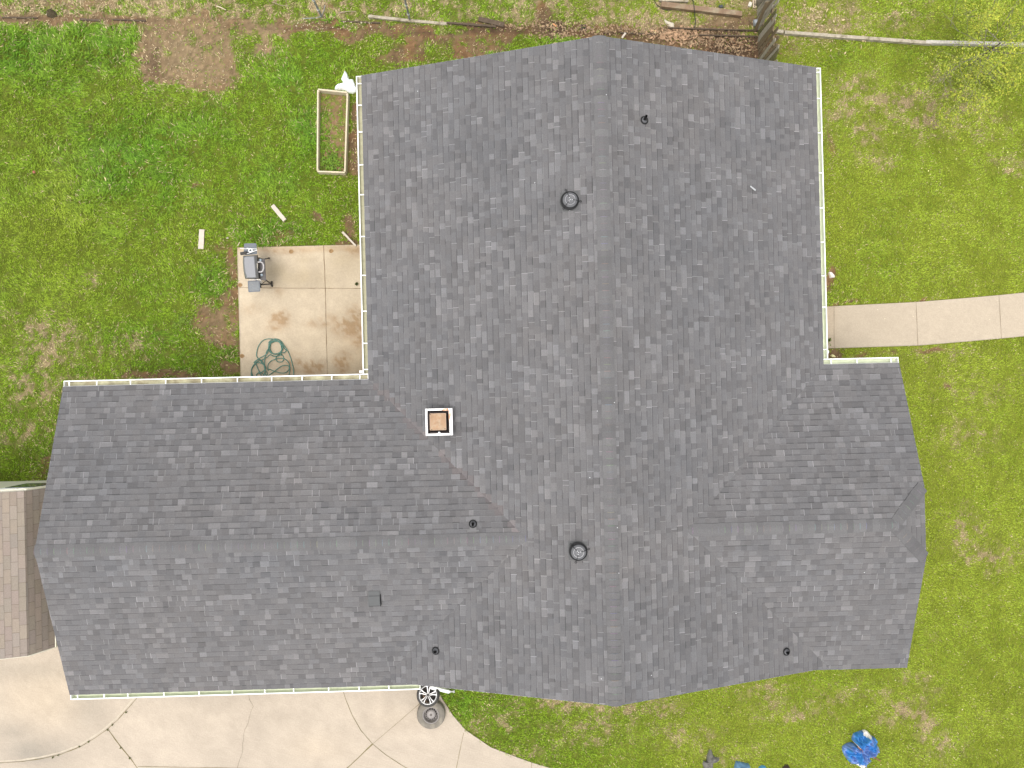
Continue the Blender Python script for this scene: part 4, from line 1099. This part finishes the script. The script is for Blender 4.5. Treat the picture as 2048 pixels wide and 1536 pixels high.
for (u_, v_, lb) in ((360, 645, 'clump of broad weed leaves in the lawn left of the patio'), (372, 640, 'small weed rosette touching the broad weed clump left of the patio'), (398, 716, 'broad weed clump between the patio and the west wing gutter, left one'), (424, 722, 'broad weed clump between the patio and the west wing gutter, right one'), (455, 706, 'weed clump close to the left patio edge')):
    weed(u_, v_, .20, 80, lb, 'weed', 'broad weeds left of the patio', (.13, .20, .02))
for (u_, v_, lb) in ((662, 326, 'green weed clump inside the lower end of the raised bed'),):
    weed(u_, v_, .27, 260, lb, 'weed', None, (.11, .19, .015), .03)
m_ = MB(); cb_ = at(68, 344, .05); m_.lathe([(.001, -.05), (.022, -.034), (.034, -.012), (.034, .012), (.022, .034), (.001, .05)], cb_, 16); tag(m_.build('ball', mat('red_ball', (.42, .16, .11), .5), origin=cb_, smooth=True), 'small faded red ball in the grass', 'ball')

# ================================================================== NORTH EDGE
gal = mat('galvanised', (.22, .225, .22), .6, .1, 20, metal=.2)
for (u_, v_, lb) in ((643, 33, 'grey metal fence post at the top of the yard, the one nearer the dirt patch'), (820, 42, 'grey metal fence post at the top of the yard, the one nearer the roof ridge')):
    b_ = at(u_, v_, 0); m_ = MB(); m_.tube([b_ - Vector((0, 0, .1)), b_ + Vector((.01, 0, 1.45))], .027, 12); o = m_.build('fence_post', gal, origin=b_)
    tag(o, lb, 'fence post', 'metal fence posts along the north edge')
    o['_o'] = list(b_)
    m_ = MB()
    for h in (.35, .8, 1.2): m_.lathe([(.027, h), (.034, h), (.034, h + .03), (.027, h + .03)], b_, 12)
    m_.build('clamp', mat('clamp_pale', (.6, .62, .62), .4, metal=.3), o)
wire = mat('wire_grey', (.22, .23, .22), .5)
m_ = MB(); m_.tube([at(643, 33, .02), at(630, 36, .02), at(605, 37, .03)], .012, 6); m_.tube([at(643, 33, .05), at(648, 20, .10), at(650, 10, .15)], .010, 6)
tag(m_.build('wire', wire, origin=at(630, 36, 0)), 'bent grey fence wire at the foot of the fence post', 'wire')
twig = mat('twig_bark', (.30, .24, .17), .9, .2, 20)
for pts, r_, lb in (([(676, 26), (688, 24), (700, 22), (712, 23)], .012, 'thin bare twig between the two metal fence posts'), ([(433, 12), (442, 15), (452, 20)], .016, 'pale stick above the bare dirt patch'), ([(92, 30), (97, 24), (103, 19)], .016, 'pale stick beside the dark hole at the far left'), ([(545, 4), (560, 10), (578, 12)], .008, 'short twig at the top edge between dirt patch and posts')):
    m_ = MB(); P_ = [at(a, b, .04 + .01 * k) for k, (a, b) in enumerate(pts)]; m_.tube(P_, [r_ * (1 - .15 * k) for k in range(len(P_))], 6); tag(m_.build('twig', mat('twig_pale', (.48, .40, .28), .9, .2, 20) if r_ > .013 else twig, origin=P_[0]), lb, 'twig')
oldw = mat('weathered_wood', (.33, .29, .22), .9, .3, 14, bump=.3, bscale=30, col2=(.20, .17, .11), c2scale=6)
darkw = mat('rotten_wood', (.085, .062, .042), .95, .35, 14, bump=.3, bscale=30)
brnw = mat('brown_timber', (.20, .135, .085), .9, .25, 10, bump=.3, bscale=30, col2=(.26, .21, .14), c2scale=4)
plank(737, 33, 822, 42, .07, .07, oldw, 'landscape_timber', 'weathered pale timber lying at the foot of the fence post near the ridge', 'timber', .05)
plank(682, 43, 760, 46, .03, .05, darkw, 'edging_board', 'dark half buried board just left of the weathered pale timber', 'board', .02)
plank(822, 42, 895, 48, .07, .05, oldw, 'landscape_timber', 'weathered timber running right from the fence post near the ridge', 'timber', .03)
plank(893, 46, 992, 54, .05, .08, darkw, 'edging_board', 'long dark rotten board beyond the weathered timber', 'board', .04)
plank(957, 38, 1008, 50, .12, .05, darkw, 'edging_board', 'short wide rotten board beside the long dark board', 'board', .03)
plank(5, 35, 75, 36, .03, .05, darkw, 'edging_board', 'dark half buried board at the far left of the yard edge', 'board', .015)
plank(160, 39, 200, 41, .05, .05, darkw, 'edging_board', 'short rotten board between the far left board and the dirt patch', 'board', .02)
plank(225, 39, 292, 42, .03, .05, darkw, 'edging_board', 'thin rotten board next to the upper left corner of the dirt patch', 'board', .02)
plank(1322, 10, 1483, 29, .13, .12, brnw, 'landscape_timber', 'long thick brown timber lying left of the picket fence', 'timber', .08)
plank(1318, 1, 1376, 3, .06, .08, oldw, 'landscape_timber', 'pale timber at the top edge above the thick brown one', 'timber', .06)
plank(1335, 57, 1516, 62, .03, .10, darkw, 'edging_board', 'upper of the two dark boards along the leaf litter beside the picket fence', 'board', .04)
plank(1398, 71, 1514, 74, .03, .10, darkw, 'edging_board', 'lower of the two dark boards along the leaf litter beside the picket fence', 'board', .04)
plank(1240, 66, 1310, 69, .025, .06, darkw, 'edging_board', 'dark board just north of the roof ridge end', 'board', .02)
plank(1551, 63, 1566, 65, .085, .10, oldw, 'landscape_timber', 'short weathered timber block touching the picket fence', 'timber', .06)
plank(1568, 66, 1862, 87, .085, .11, oldw, 'landscape_timber', 'long weathered timber edging running right from the picket fence', 'timber', .06)
plank(1850, 85, 2200, 93, .085, .12, mat('grey_timber', (.42, .39, .33), .9, .3, 16, bump=.3, bscale=30), 'landscape_timber', 'greyer weathered timber edging under the small tree', 'timber', .065)
plank(1244, 76, 1251, 66, .05, .03, cut, 'wood_chip', 'pale wood block at the roof edge right of the ridge end', 'wood chip', .1)

# picket fence
fx = at(1516, 70, 0).x
fen = thing('picket_fence', 'weathered wooden picket fence running north from the house', 'fence', (fx, 9.0, 0))
pkm = [mat('picket_grey', (.30, .27, .21), .9, .3, 16, bump=.3, bscale=30), mat('picket_brown', (.165, .125, .075), .9, .3, 14, bump=.3, bscale=30), mat('picket_mossy', (.13, .12, .055), .95, .35, 12, bump=.3, bscale=30)]
yy = 7.0; kk = 0
while yy < 11.7:
    h = 1.22 + random.uniform(-.12, .12); w_ = random.uniform(.07, .095)
    ln_ = random.uniform(-.05, .05); sx = random.uniform(-.03, .05); h *= 1.06
    m_ = MB(); M_ = Matrix.Rotation(ln_, 3, 'X') @ Matrix.Rotation(sx, 3, 'Y')
    b_ = Vector((fx + random.uniform(-.01, .01), yy, 0))
    pr = [(-w_ / 2, 0), (w_ / 2, 0), (w_ / 2, h - .06), (.0, h), (-w_ / 2, h - .06)]
    A = [m_.vert(b_ + M_ @ Vector((-.011, p[0], p[1]))) for p in pr]; B = [m_.vert(b_ + M_ @ Vector((.011, p[0], p[1]))) for p in pr]
    for i in range(5): m_.face((A[i], B[i], B[(i + 1) % 5], A[(i + 1) % 5]))
    m_.face(A[::-1]); m_.face(B)
    m_.build('picket', random.choice(pkm if yy < 9.6 else pkm[:2]), fen)
    yy += w_ + random.uniform(.012, .035); kk += 1
for h in (.28, .95):
    m_ = MB(); m_.beam((fx + .035, 7.0, h), (fx + .035, 11.7, h), .04, .08); m_.build('rail', pkm[1], fen)
m_ = MB(); m_.box((fx + .08, 9.75, .65), (.09, .09, 1.3)); m_.build('post', pkm[1], fen)
for k, (a, b, mm) in enumerate((((1510, 62, .05), (1534, 4, 1.1), 1), ((1517, 40, .1), (1545, -14, 1.1), 0), ((1519, 22, .1), (1540, -24, 1.1), 0), ((1512, 8, .1), (1524, -40, 1.2), 0))):
    A = at(*a); B = at(*b); m_ = MB(); m_.beam(A, B, .09, .022); tag(m_.build('loose_board', pkm[mm], origin=(A + B) / 2), ('brown board leaning on the picket fence', 'pale grey board leaning on the fence, middle of three grey ones', 'pale grey board leaning on the fence, right of the drilled brick', 'pale grey board leaning on the fence nearest the top edge of the photo')[k], 'board', 'loose boards leaning on the picket fence')
# bits lying near the fence
bk = MB(); b0 = at(1508.5, 7, .04); bk.box(b0, (.085, .25, .075)); bo = bk.build('brick', mat('pale_brick', (.58, .47, .33), .85, .1, 20), origin=b0, bevel=.004); tag(bo, 'pale drilled brick lying beside the picket fence', 'brick'); bo['_o'] = list(b0)
for k in range(5):
    h_ = MB(); h_.lathe([(.016, .0), (.016, .039), (.001, .0395)], b0 + Vector((0, -.095 + .045 * k, 0)), 10); h_.build('hole', black, bo)
m_ = MB(); b0 = at(1500, 9, .04); m_.box(b0, (.085, .12, .07), Matrix.Rotation(-.35, 3, 'Z')); tag(m_.build('stone_block', mat('white_block', (.64, .59, .50), .9, .1, 12), origin=b0, bevel=.012), 'small white block beside the drilled brick', 'block')
m_ = MB(); b0 = at(1513, 46, .07); m_.tube([b0 + Vector((-.07, .0, 0)), b0 + Vector((.10, .02, .02))], .078, 16); tag(m_.build('pipe_piece', mat('grey_pipe', (.40, .43, .45), .5, .05, 10), origin=b0, bevel=.01), 'short grey pipe piece at the foot of the picket fence', 'pipe')
card = [(1328, 38), (1334, 42), (1348, 46), (1349, 54), (1344, 57), (1336, 51), (1330, 45)]
crumple('cardboard', card, .02, .04, mat('pale_card', (.47, .42, .33), .9, .1, 10), 9, 'torn piece of pale cardboard by the leaf litter', 'cardboard', nr=8, na=40)
m_ = MB(); b0 = at(1442, 13, .03); m_.box(b0, (.09, .07, .04), Matrix.Rotation(.3, 3, 'Z')); m_.tube([b0 + Vector((-.07, -.03, 0)), b0 + Vector((-.05, .04, .01))], .006, 6); m_.tube([b0 + Vector((.06, -.05, 0)), b0 + Vector((.10, .08, .01))], .006, 6); tag(m_.build('bracket', mat('dark_bracket', (.05, .055, .06), .5), origin=b0), 'small dark metal bracket above the thick brown timber', 'bracket')
cabm = mat('black_cable', (.035, .033, .028), .6)
for pts, lb in (([(1305, -12), (1310, 4), (1318, 13), (1328, 19), (1340, 20), (1350, 17)], 'thin black cable curling round the end of the thick brown timber'), ([(1381, -10), (1384, 10), (1386, 22), (1390, 36), (1391, 46), (1389, 56)], 'thin black cable crossing the middle of the thick brown timber')):
    P_ = [at(a, b, .03) for a, b in pts]
    for k, p in enumerate(P_):
        if lb.endswith('timber') and 'middle' in lb and k in (1, 2): p.z = .16
    m_ = MB(); m_.tube(smooth_path(P_, 6), .010, 6); tag(m_.build('cable', cabm, origin=P_[2]), lb, 'cable')
db_ = MB(); b0 = at(1167, 56, .02)
for sx, sy, lx, ly in ((-.06, 0, .02, .16), (.06, 0, .02, .16), (0, .07, .10, .02), (0, -.07, .10, .02)): db_.box(b0 + Vector((sx, sy, 0)), (lx, ly, .07))
do = db_.build('drain_box', darkw, origin=b0); do['_o'] = list(b0); tag(do, 'small square dark drain opening in the dirt north of the roof', 'drain')
h_ = MB(); h_.box(b0 + Vector((0, 0, -.02)), (.10, .12, .01)); h_.build('opening', black, do)
hb_ = []
crumple('root_ball', [(94, 24), (104, 18), (114, 26), (115, 33), (106, 37), (95, 34)], .0, .16, mat('root_dark', (.07, .055, .030), .95, .5, 30, bump=.6, bscale=60), 13, 'dark clump of roots at the yard edge, far left', 'root clump', nr=8, na=40, freq=14)
lf = MB(); b0 = at(1109, 50, .03)
lf.poly([b0 + Vector(p) for p in ((-.05, .05, .0), (-.01, .03, .02), (.05, -.03, .02), (.045, -.06, 0), (.01, -.045, .01), (-.045, .0, .01))]); tag(lf.build('dead_leaf', mat('orange_leaf', (.50, .24, .10), .8), origin=b0), 'single big orange dead leaf north of the roof', 'leaf')

# small tree at the north-east corner
tb = at(1925, 138, 0)
tree = thing('young_tree', 'young tree with thin grey twigs and yellow green spring leaves', 'tree', tb)
tm = MB(); tt = tb + Vector((.10, .06, 1.35))
tm.tube([tb - Vector((0, 0, .1)), tb + Vector((.03, 0, .5)), tt], [.022, .018, .014], 10); tm.build('trunk', mat('tree_bark', (.15, .13, .10), .9, .3, 16, bump=.4, bscale=30), tree, smooth=True)
rt = random.Random(19); tips = []; br = MB()
def grow(p, d, L_, r_, lev):
    n_ = 5; pts = [p]; dd = d.copy()
    for k in range(n_):
        dd = (dd + Vector((rt.uniform(-.25, .25), rt.uniform(-.25, .25), rt.uniform(-.12, .16)))).normalized(); pts.append(pts[-1] + dd * L_ / n_)
    br.tube(pts, [r_ * (1 - .14 * k) for k in range(len(pts))], 5)
    if lev == 0:
        tips.extend(pts[1:]); return
    if lev == 1: tips.extend(pts[2:])
    for k in range(1, len(pts)):
        for _ in range(1):
            s = Vector((rt.uniform(-1, 1), rt.uniform(-1, 1), rt.uniform(-.2, .5)))
            grow(pts[k], (dd * .8 + s).normalized(), L_ * rt.uniform(.4, .6), r_ * .5, lev - 1)
for k in range(12):
    a = R(k * 30 + rt.uniform(-10, 10)); grow(tt - Vector((0, 0, rt.uniform(0, .8))), Vector((math.cos(a), math.sin(a), rt.uniform(.1, .5))).normalized(), rt.uniform(1.0, 1.75), .010, 2)
br.build('branch', mat('twig_grey', (.17, .15, .11), .9, .2, 20), tree)
T = np.array([list(p) for p in tips]); nl = 14000
pk = T[rng.integers(0, len(T), nl)] + rng.normal(0, .13, (nl, 3))
cl_ = fbm(pk[:, 0] * 2.2, pk[:, 1] * 2.2, 201)
pk = pk[cl_ > .47 + rng.normal(0, .07, nl)]; nl = len(pk)
a = rng.uniform(0, 6.283, nl); tl = rng.uniform(-.3, .4, nl); L_ = rng.uniform(.03, .06, nl); W_ = L_ * rng.uniform(.20, .34, nl)
d = np.stack([np.cos(a) * np.cos(tl), np.sin(a) * np.cos(tl), np.sin(tl)], 1); s = np.stack([-np.sin(a), np.cos(a), rng.uniform(-.4, .4, nl)], 1)
V = np.stack([pk, pk + d * (L_ * .5)[:, None] + s * W_[:, None], pk + d * L_[:, None], pk + d * (L_ * .5)[:, None] - s * W_[:, None]], 1).reshape(-1, 3) - np.array(tb)
F = np.arange(nl * 4).reshape(-1, 4)
lc = np.where(rng.random((nl, 1)) < .3, np.array([.34, .34, .030]), np.array([.22, .27, .022])) * rng.uniform(.65, 1.3, (nl, 1))
cr_ = np_mesh('crown', V, F, mat('spring_leaf', attr=True, rough=.55, spec=.3), np.repeat(lc, 4, 0)); cr_.parent = tree

# ================================================================== SOUTH AND EAST
def rubber(n_): return mat(n_, (.085, .080, .072), .85, .15, 10)
def tyre_prof(Ro, Ri, w_):
    return [(Ri, -w_ * .42), (Ri + .02, -w_ * .5), (Ro - .035, -w_ * .5), (Ro - .008, -w_ * .38), (Ro, -w_ * .2), (Ro, w_ * .2), (Ro - .008, w_ * .38), (Ro - .035, w_ * .5), (Ri + .05, w_ * .52), (Ri + .02, w_ * .5), (Ri, w_ * .42)]
c_ = at(862.5, 1427.5, .13)
sw = thing('spare_wheel', 'dusty tyre on a steel rim with round holes lying on the driveway', 'wheel', (c_.x, c_.y, .03))
m_ = MB(); m_.lathe(tyre_prof(.368, .205, .21), c_, 56); m_.build('tyre', mat('dusty_tyre', (.165, .148, .122), .9, .2, 7, col2=(.215, .19, .15), c2scale=3.5), sw, smooth=True)
stl = mat('steel_rim', (.24, .22, .205), .5, .12, 14, metal=.25)
m_ = MB(); m_.lathe([(.212, .075), (.216, .100), (.200, .102), (.190, .085), (.178, .03), (.168, -.01), (.155, -.02), (.14, .0), (.115, .045), (.085, .062), (.06, .064), (.045, .070), (.03, .070), (.028, .05), (.001, .05)], c_, 48); rim = m_.build('rim', stl, sw, smooth=True)
for k in range(14):
    a = 2 * math.pi * k / 14; m_ = MB(); e = c_ + Vector((.134 * math.cos(a), .134 * math.sin(a), .022)); m_.lathe([(.019, -.02), (.019, .004), (.001, .0045)], e, 10, tilt((math.cos(a) * .7, math.sin(a) * .7, .55))); m_.build('vent_hole', black, rim)
m_ = MB(); m_.lathe([(.030, .066), (.028, .074), (.022, .076), (.001, .076)], c_, 18); m_.build('hub_cap', mat('hub_dark', (.10, .085, .075), .6, .2, 20), rim)
for k in range(8):
    a = 2 * math.pi * k / 8; m_ = MB(); m_.lathe([(.007, .062), (.007, .070), (.001, .071)], c_ + Vector((.065 * math.cos(a), .065 * math.sin(a), 0)), 8); m_.build('stud', mat('stud', (.28, .25, .23), .5), rim)
c2 = at(856.5, 1389, .37)
aw = thing('alloy_wheel', 'tyre on a silver five spoke alloy rim lying half over the dusty wheel', 'wheel', (c2.x, c2.y, .03))
TM = Matrix.Rotation(R(-14), 3, 'X')
m_ = MB(); m_.lathe(tyre_prof(.295, .222, .20), c2, 56, TM); m_.build('tyre', mat('dark_tyre', (.060, .056, .052), .8, .15, 10), aw, smooth=True)
m_ = MB(); m_.lathe([(.226, .085), (.228, .098), (.214, .100), (.207, .088), (.203, .02), (.198, -.05)], c2, 56, TM); ar = m_.build('rim', mat('alloy_silver', (.56, .55, .54), .28, .04, 10, metal=.35, spec=.6), aw, smooth=True)
m_ = MB(); m_.lathe([(.200, -.045), (.001, -.045)], c2, 40, TM); m_.build('barrel', mat('barrel_dark', (.035, .030, .026), .7, .3, 6, col2=(.22, .14, .09), c2scale=6, c2lo=.55, c2hi=.6), ar)
for k in range(5):
    a0 = 2 * math.pi * k / 5 + R(84); m_ = MB()
    for sgn in (-1, 1):
        d1 = Vector((math.cos(a0), math.sin(a0), 0)); s_ = Vector((-d1.y, d1.x, 0))
        pts = [(.018, .012, .010), (.07, .016, .012), (.13, .022, .017), (.18, .034, .026), (.208, .050, .034)]
        top_ = []
        for r_, o_, hw in pts:
            p = d1 * r_ + s_ * sgn * o_
            top_.append((p - s_ * hw * .45, p + s_ * hw * .45, .075 + .012 * (r_ / .2)))
        L0 = [m_.vert(c2 + TM @ (x0 + Vector((0, 0, zz)))) for x0, x1, zz in top_]; L1 = [m_.vert(c2 + TM @ (x1 + Vector((0, 0, zz)))) for x0, x1, zz in top_]
        K0 = [m_.vert(c2 + TM @ (x0 + Vector((0, 0, zz - .045)))) for x0, x1, zz in top_]; K1 = [m_.vert(c2 + TM @ (x1 + Vector((0, 0, zz - .045)))) for x0, x1, zz in top_]
        for i in range(len(pts) - 1):
            m_.face((L0[i], L0[i + 1], L1[i + 1], L1[i])); m_.face((K0[i], K0[i + 1], L0[i + 1], L0[i])); m_.face((L1[i], L1[i + 1], K1[i + 1], K1[i]))
    m_.build('spoke', MATS['alloy_silver'], ar)
m_ = MB(); m_.lathe([(.040, .06), (.038, .085), (.028, .090), (.026, .080), (.001, .080)], c2, 22, TM); m_.build('hub', stl, ar)
m_ = MB(); m_.lathe([(.024, .081), (.001, .083)], c2, 16, TM); m_.build('hub_cap', black, ar)

# a loose white downspout piece leaning over the alloy wheel, its crushed end on the grass
A, B = at(862, 1374, .52), at(898, 1383, .10)
m_ = MB(); m_.beam(A, B, .09, .07); dpo = m_.build('downspout_piece', white, origin=(A + B) / 2, bevel=.012); dpo['_o'] = list((A + B) / 2)
tag(dpo, 'loose white downspout piece leaning over the alloy wheel at the roof edge', 'downspout')
m_ = MB()
for k in (-1, 0, 1): m_.beam(B + Vector((0, .03 * k, .01)), at(909, 1383 + 2 * k, .05), .018, .02)
m_.build('pipe_end', mat('pipe_end_grey', (.42, .42, .40), .6, .2, 30), dpo)

# blue tarp bundle
tp = zz_([(900, 370), (1030, 330), (1130, 318), (1220, 370), (1300, 490), (1420, 540), (1500, 650), (1460, 740), (1540, 850), (1555, 930), (1500, 980), (1380, 1015), (1270, 1060), (1180, 1085), (1150, 1130), (1188, 1190), (1160, 1310), (1110, 1420), (1000, 1530), (900, 1455), (830, 1410), (760, 1350), (690, 1390), (620, 1350), (500, 1200), (430, 1080), (390, 960), (400, 850), (500, 775), (660, 720), (770, 745), (800, 760), (730, 680), (700, 620), (715, 540), (760, 430), (850, 400)], 16, 1660, 1440)
Wp = [zz_(p, 16, 1660, 1440) for p in ([(900, 1300), (1060, 1290), (1190, 1130), (1200, 1300), (1010, 1560), (860, 1440)], [(1000, 420), (1040, 310), (1140, 300), (1240, 360), (1340, 500), (1230, 500)], [(1170, 1040), (1360, 970), (1400, 1020), (1200, 1100)], [(690, 650), (740, 660), (800, 740), (760, 750)], [(720, 1290), (780, 1270), (850, 1360), (800, 1400)])]
def tarp_col(u, v, x, y):
    n = fbm(x * 9, y * 9, 301); m = fbm(x * 22, y * 22, 305)
    blue = np.array([.040, .205, .52]); pale = np.array([.22, .28, .52]); navy = np.array([.06, .065, .16])
    q_ = sstep(.48, .58, n)[:, None]
    r_ = np.hypot(u - 1717, v - 1494)[:, None]
    east = sstep(1718, 1735, u)[:, None] * sstep(1488, 1500, v)[:, None]
    t = np.clip(q_ * .6 + east * .75, 0, 1)
    c = blue * (1 - t) + pale * t
    e = sstep(24, 36, r_) * sstep(.5, .6, m)[:, None] * .7
    c = c * (1 - e) + navy * e
    for p in Wp:
        k = in_poly(u, v, p)[:, None]; c = np.where(k, np.array([.74, .71, .66]), c)
    return c
bt_ = thing('tarp_bundle', 'crumpled blue and white tarpaulin bundle tied in the middle on the front lawn', 'tarpaulin', at(1717, 1494, 0))
crumple('tarp', tp, .03, .44, mat('blue_tarp', attr=True, rough=.38, spec=.5), 23, nr=30, na=320, freq=6.5, colf=tarp_col, centre=(1717, 1494.5), parent=bt_, folds=34, rough=1.15)
m_ = MB(); m_.tube(smooth_path([at(1715, 1493, .25), at(1722, 1499, .25), at(1728, 1506, .22), at(1735, 1510, .10), at(1745, 1513, .03), at(1752, 1517, .02), at(1761, 1522, .02)], 5), [.020] * 5 + [.022] * 8 + [.014] * 18, 7)
m_.build('strap', mat('strap_brown', (.21, .085, .055), .8, .2, 20), bt_)

cloth = mat('dark_cloth', attr=True, rough=.9, spec=.15)
def colr(*c): return lambda u, v, x, y: np.array(c)[None] * (.55 + .9 * fbm(x * 14, y * 14, 401))[:, None]
gj = zz_([(410, 170), (455, 230), (475, 320), (600, 365), (605, 400), (590, 435), (500, 425), (470, 480), (470, 680), (360, 760), (270, 690), (280, 560), (255, 480), (270, 420), (335, 430), (345, 330), (375, 230)], 10.24, 1380, 1480)
crumple('cloth', gj, .02, .12, cloth, 31, 'crumpled dark grey cloth on the front lawn, leftmost of the things along the bottom edge', 'cloth', nr=14, na=110, colf=colr(.13, .125, .11), freq=8)
bb = zz_([(940, 440), (1010, 440), (1090, 470), (1200, 485), (1240, 540), (1250, 720), (1200, 900), (1000, 920), (900, 850), (905, 600), (920, 520)], 10.24, 1380, 1480)
crumple('cloth_bag', bb, .04, .16, cloth, 33, 'grey blue cloth bag on the front lawn at the bottom edge', 'bag', nr=14, na=110, colf=colr(.10, .19, .28), freq=4, folds=6)
b3 = zz_([(1410, 560), (1470, 520), (1540, 530), (1580, 600), (1580, 760), (1480, 820), (1400, 740)], 10.24, 1380, 1480)
crumple('cloth_bundle', b3, .03, .14, cloth, 35, 'small bright blue cloth bundle at the bottom edge right of the grey blue bag', 'cloth', nr=10, na=70, colf=colr(.08, .24, .42), freq=6)
b4 = zz_([(1900, 560), (1950, 510), (2010, 510), (2050, 570), (2060, 720), (1960, 780), (1890, 700)], 10.24, 1380, 1480)
crumple('cloth_bundle', b4, .03, .14, cloth, 37, 'small dark brown cloth bundle at the bottom edge near the blue tarpaulin', 'cloth', nr=10, na=70, colf=colr(.055, .040, .035), freq=6)
crumple('stone', [(1657, 544), (1662, 543), (1669, 551), (1670, 555), (1660, 556)], .02, .07, mat('white_stone', (.70, .66, .60), .8, .1, 20), 41, 'white stone on the lawn close to the right gutter', 'stone', nr=7, na=30)
crumple('stone', [(1661, 711), (1665, 708), (1671, 712), (1671, 715), (1663, 714)], .03, .05, mat('yellow_stone', (.72, .66, .34), .8, .1, 20), 43, 'pale yellow stone in the corner between path and right wing gutter', 'stone', nr=7, na=30)

# ------------------------------------------------------------------ litter nobody could count
def litter(name, spec, m):
    Vs = []; Cs = []
    for (cu, cv, ru, rv, n, col, s0, s1) in spec:
        uu = rng.normal(cu, ru, n); vv = rng.normal(cv, rv, n)
        P = np.array([list(at(a, b, .03 + .03 * rng.random())) for a, b in zip(uu, vv)])
        a = rng.uniform(0, 6.283, n); L_ = rng.uniform(s0, s1, n); W_ = L_ * rng.uniform(.25, .6, n)
        d = np.stack([np.cos(a), np.sin(a), rng.uniform(-.3, .3, n)], 1) * L_[:, None]; s = np.stack([-np.sin(a), np.cos(a), rng.uniform(-.4, .4, n)], 1) * W_[:, None]
        Vs.append(np.stack([P - d, P + s, P + d, P - s], 1).reshape(-1, 3))
        Cs.append(np.repeat(np.array(col)[None] * rng.uniform(.55, 1.3, (n, 1)), 4, 0))
    V = np.concatenate(Vs); C = np.concatenate(Cs)
    return tag(np_mesh(name, V, np.arange(len(V)).reshape(-1, 4), m, C), kind='stuff')
TAN = (.27, .185, .11); PALE = (.52, .45, .32); YELP = (.62, .58, .25); BRN = (.16, .09, .05)
litter('fallen_leaves', [(1430, 82, 50, 16, 420, TAN, .02, .055), (1360, 68, 26, 8, 220, (.35, .22, .13), .03, .07), (1480, 95, 40, 16, 120, TAN, .02, .045), (1200, 58, 70, 8, 260, TAN, .02, .05), (1060, 50, 40, 6, 120, TAN, .02, .05), (1130, 70, 30, 5, 60, TAN, .02, .05), (1430, 90, 60, 18, 200, BRN, .02, .05), (1300, 62, 40, 8, 160, TAN, .02, .05),
                         (370, 115, 60, 45, 120, (.40, .32, .2), .012, .03), (680, 52, 60, 8, 60, PALE, .012, .03), (1380, 30, 90, 25, 120, (.34, .27, .15), .02, .05), (1640, 40, 50, 25, 160, (.40, .31, .18), .02, .05), (120, 20, 120, 14, 120, (.34, .26, .15), .02, .05), (706, 290, 6, 40, 60, (.45, .32, .18), .01, .025), (330, 752, 60, 6, 60, TAN, .015, .03)], mat('litter', attr=True, rough=.9))
litter('fallen_petals', [(1820, 250, 110, 70, 70, YELP, .012, .026), (1880, 900, 90, 260, 90, PALE, .010, .022), (1700, 1430, 190, 60, 90, PALE, .010, .022), (1850, 480, 110, 90, 50, PALE, .008, .020), (1250, 1440, 160, 30, 60, PALE, .008, .02), (1940, 1320, 60, 120, 40, PALE, .010, .025), (360, 300, 200, 160, 40, PALE, .008, .02), (300, 600, 160, 90, 40, PALE, .008, .02)], mat('petal', attr=True, rough=.8))

for o in bpy.data.objects:
    if '_o' in o: del o['_o']
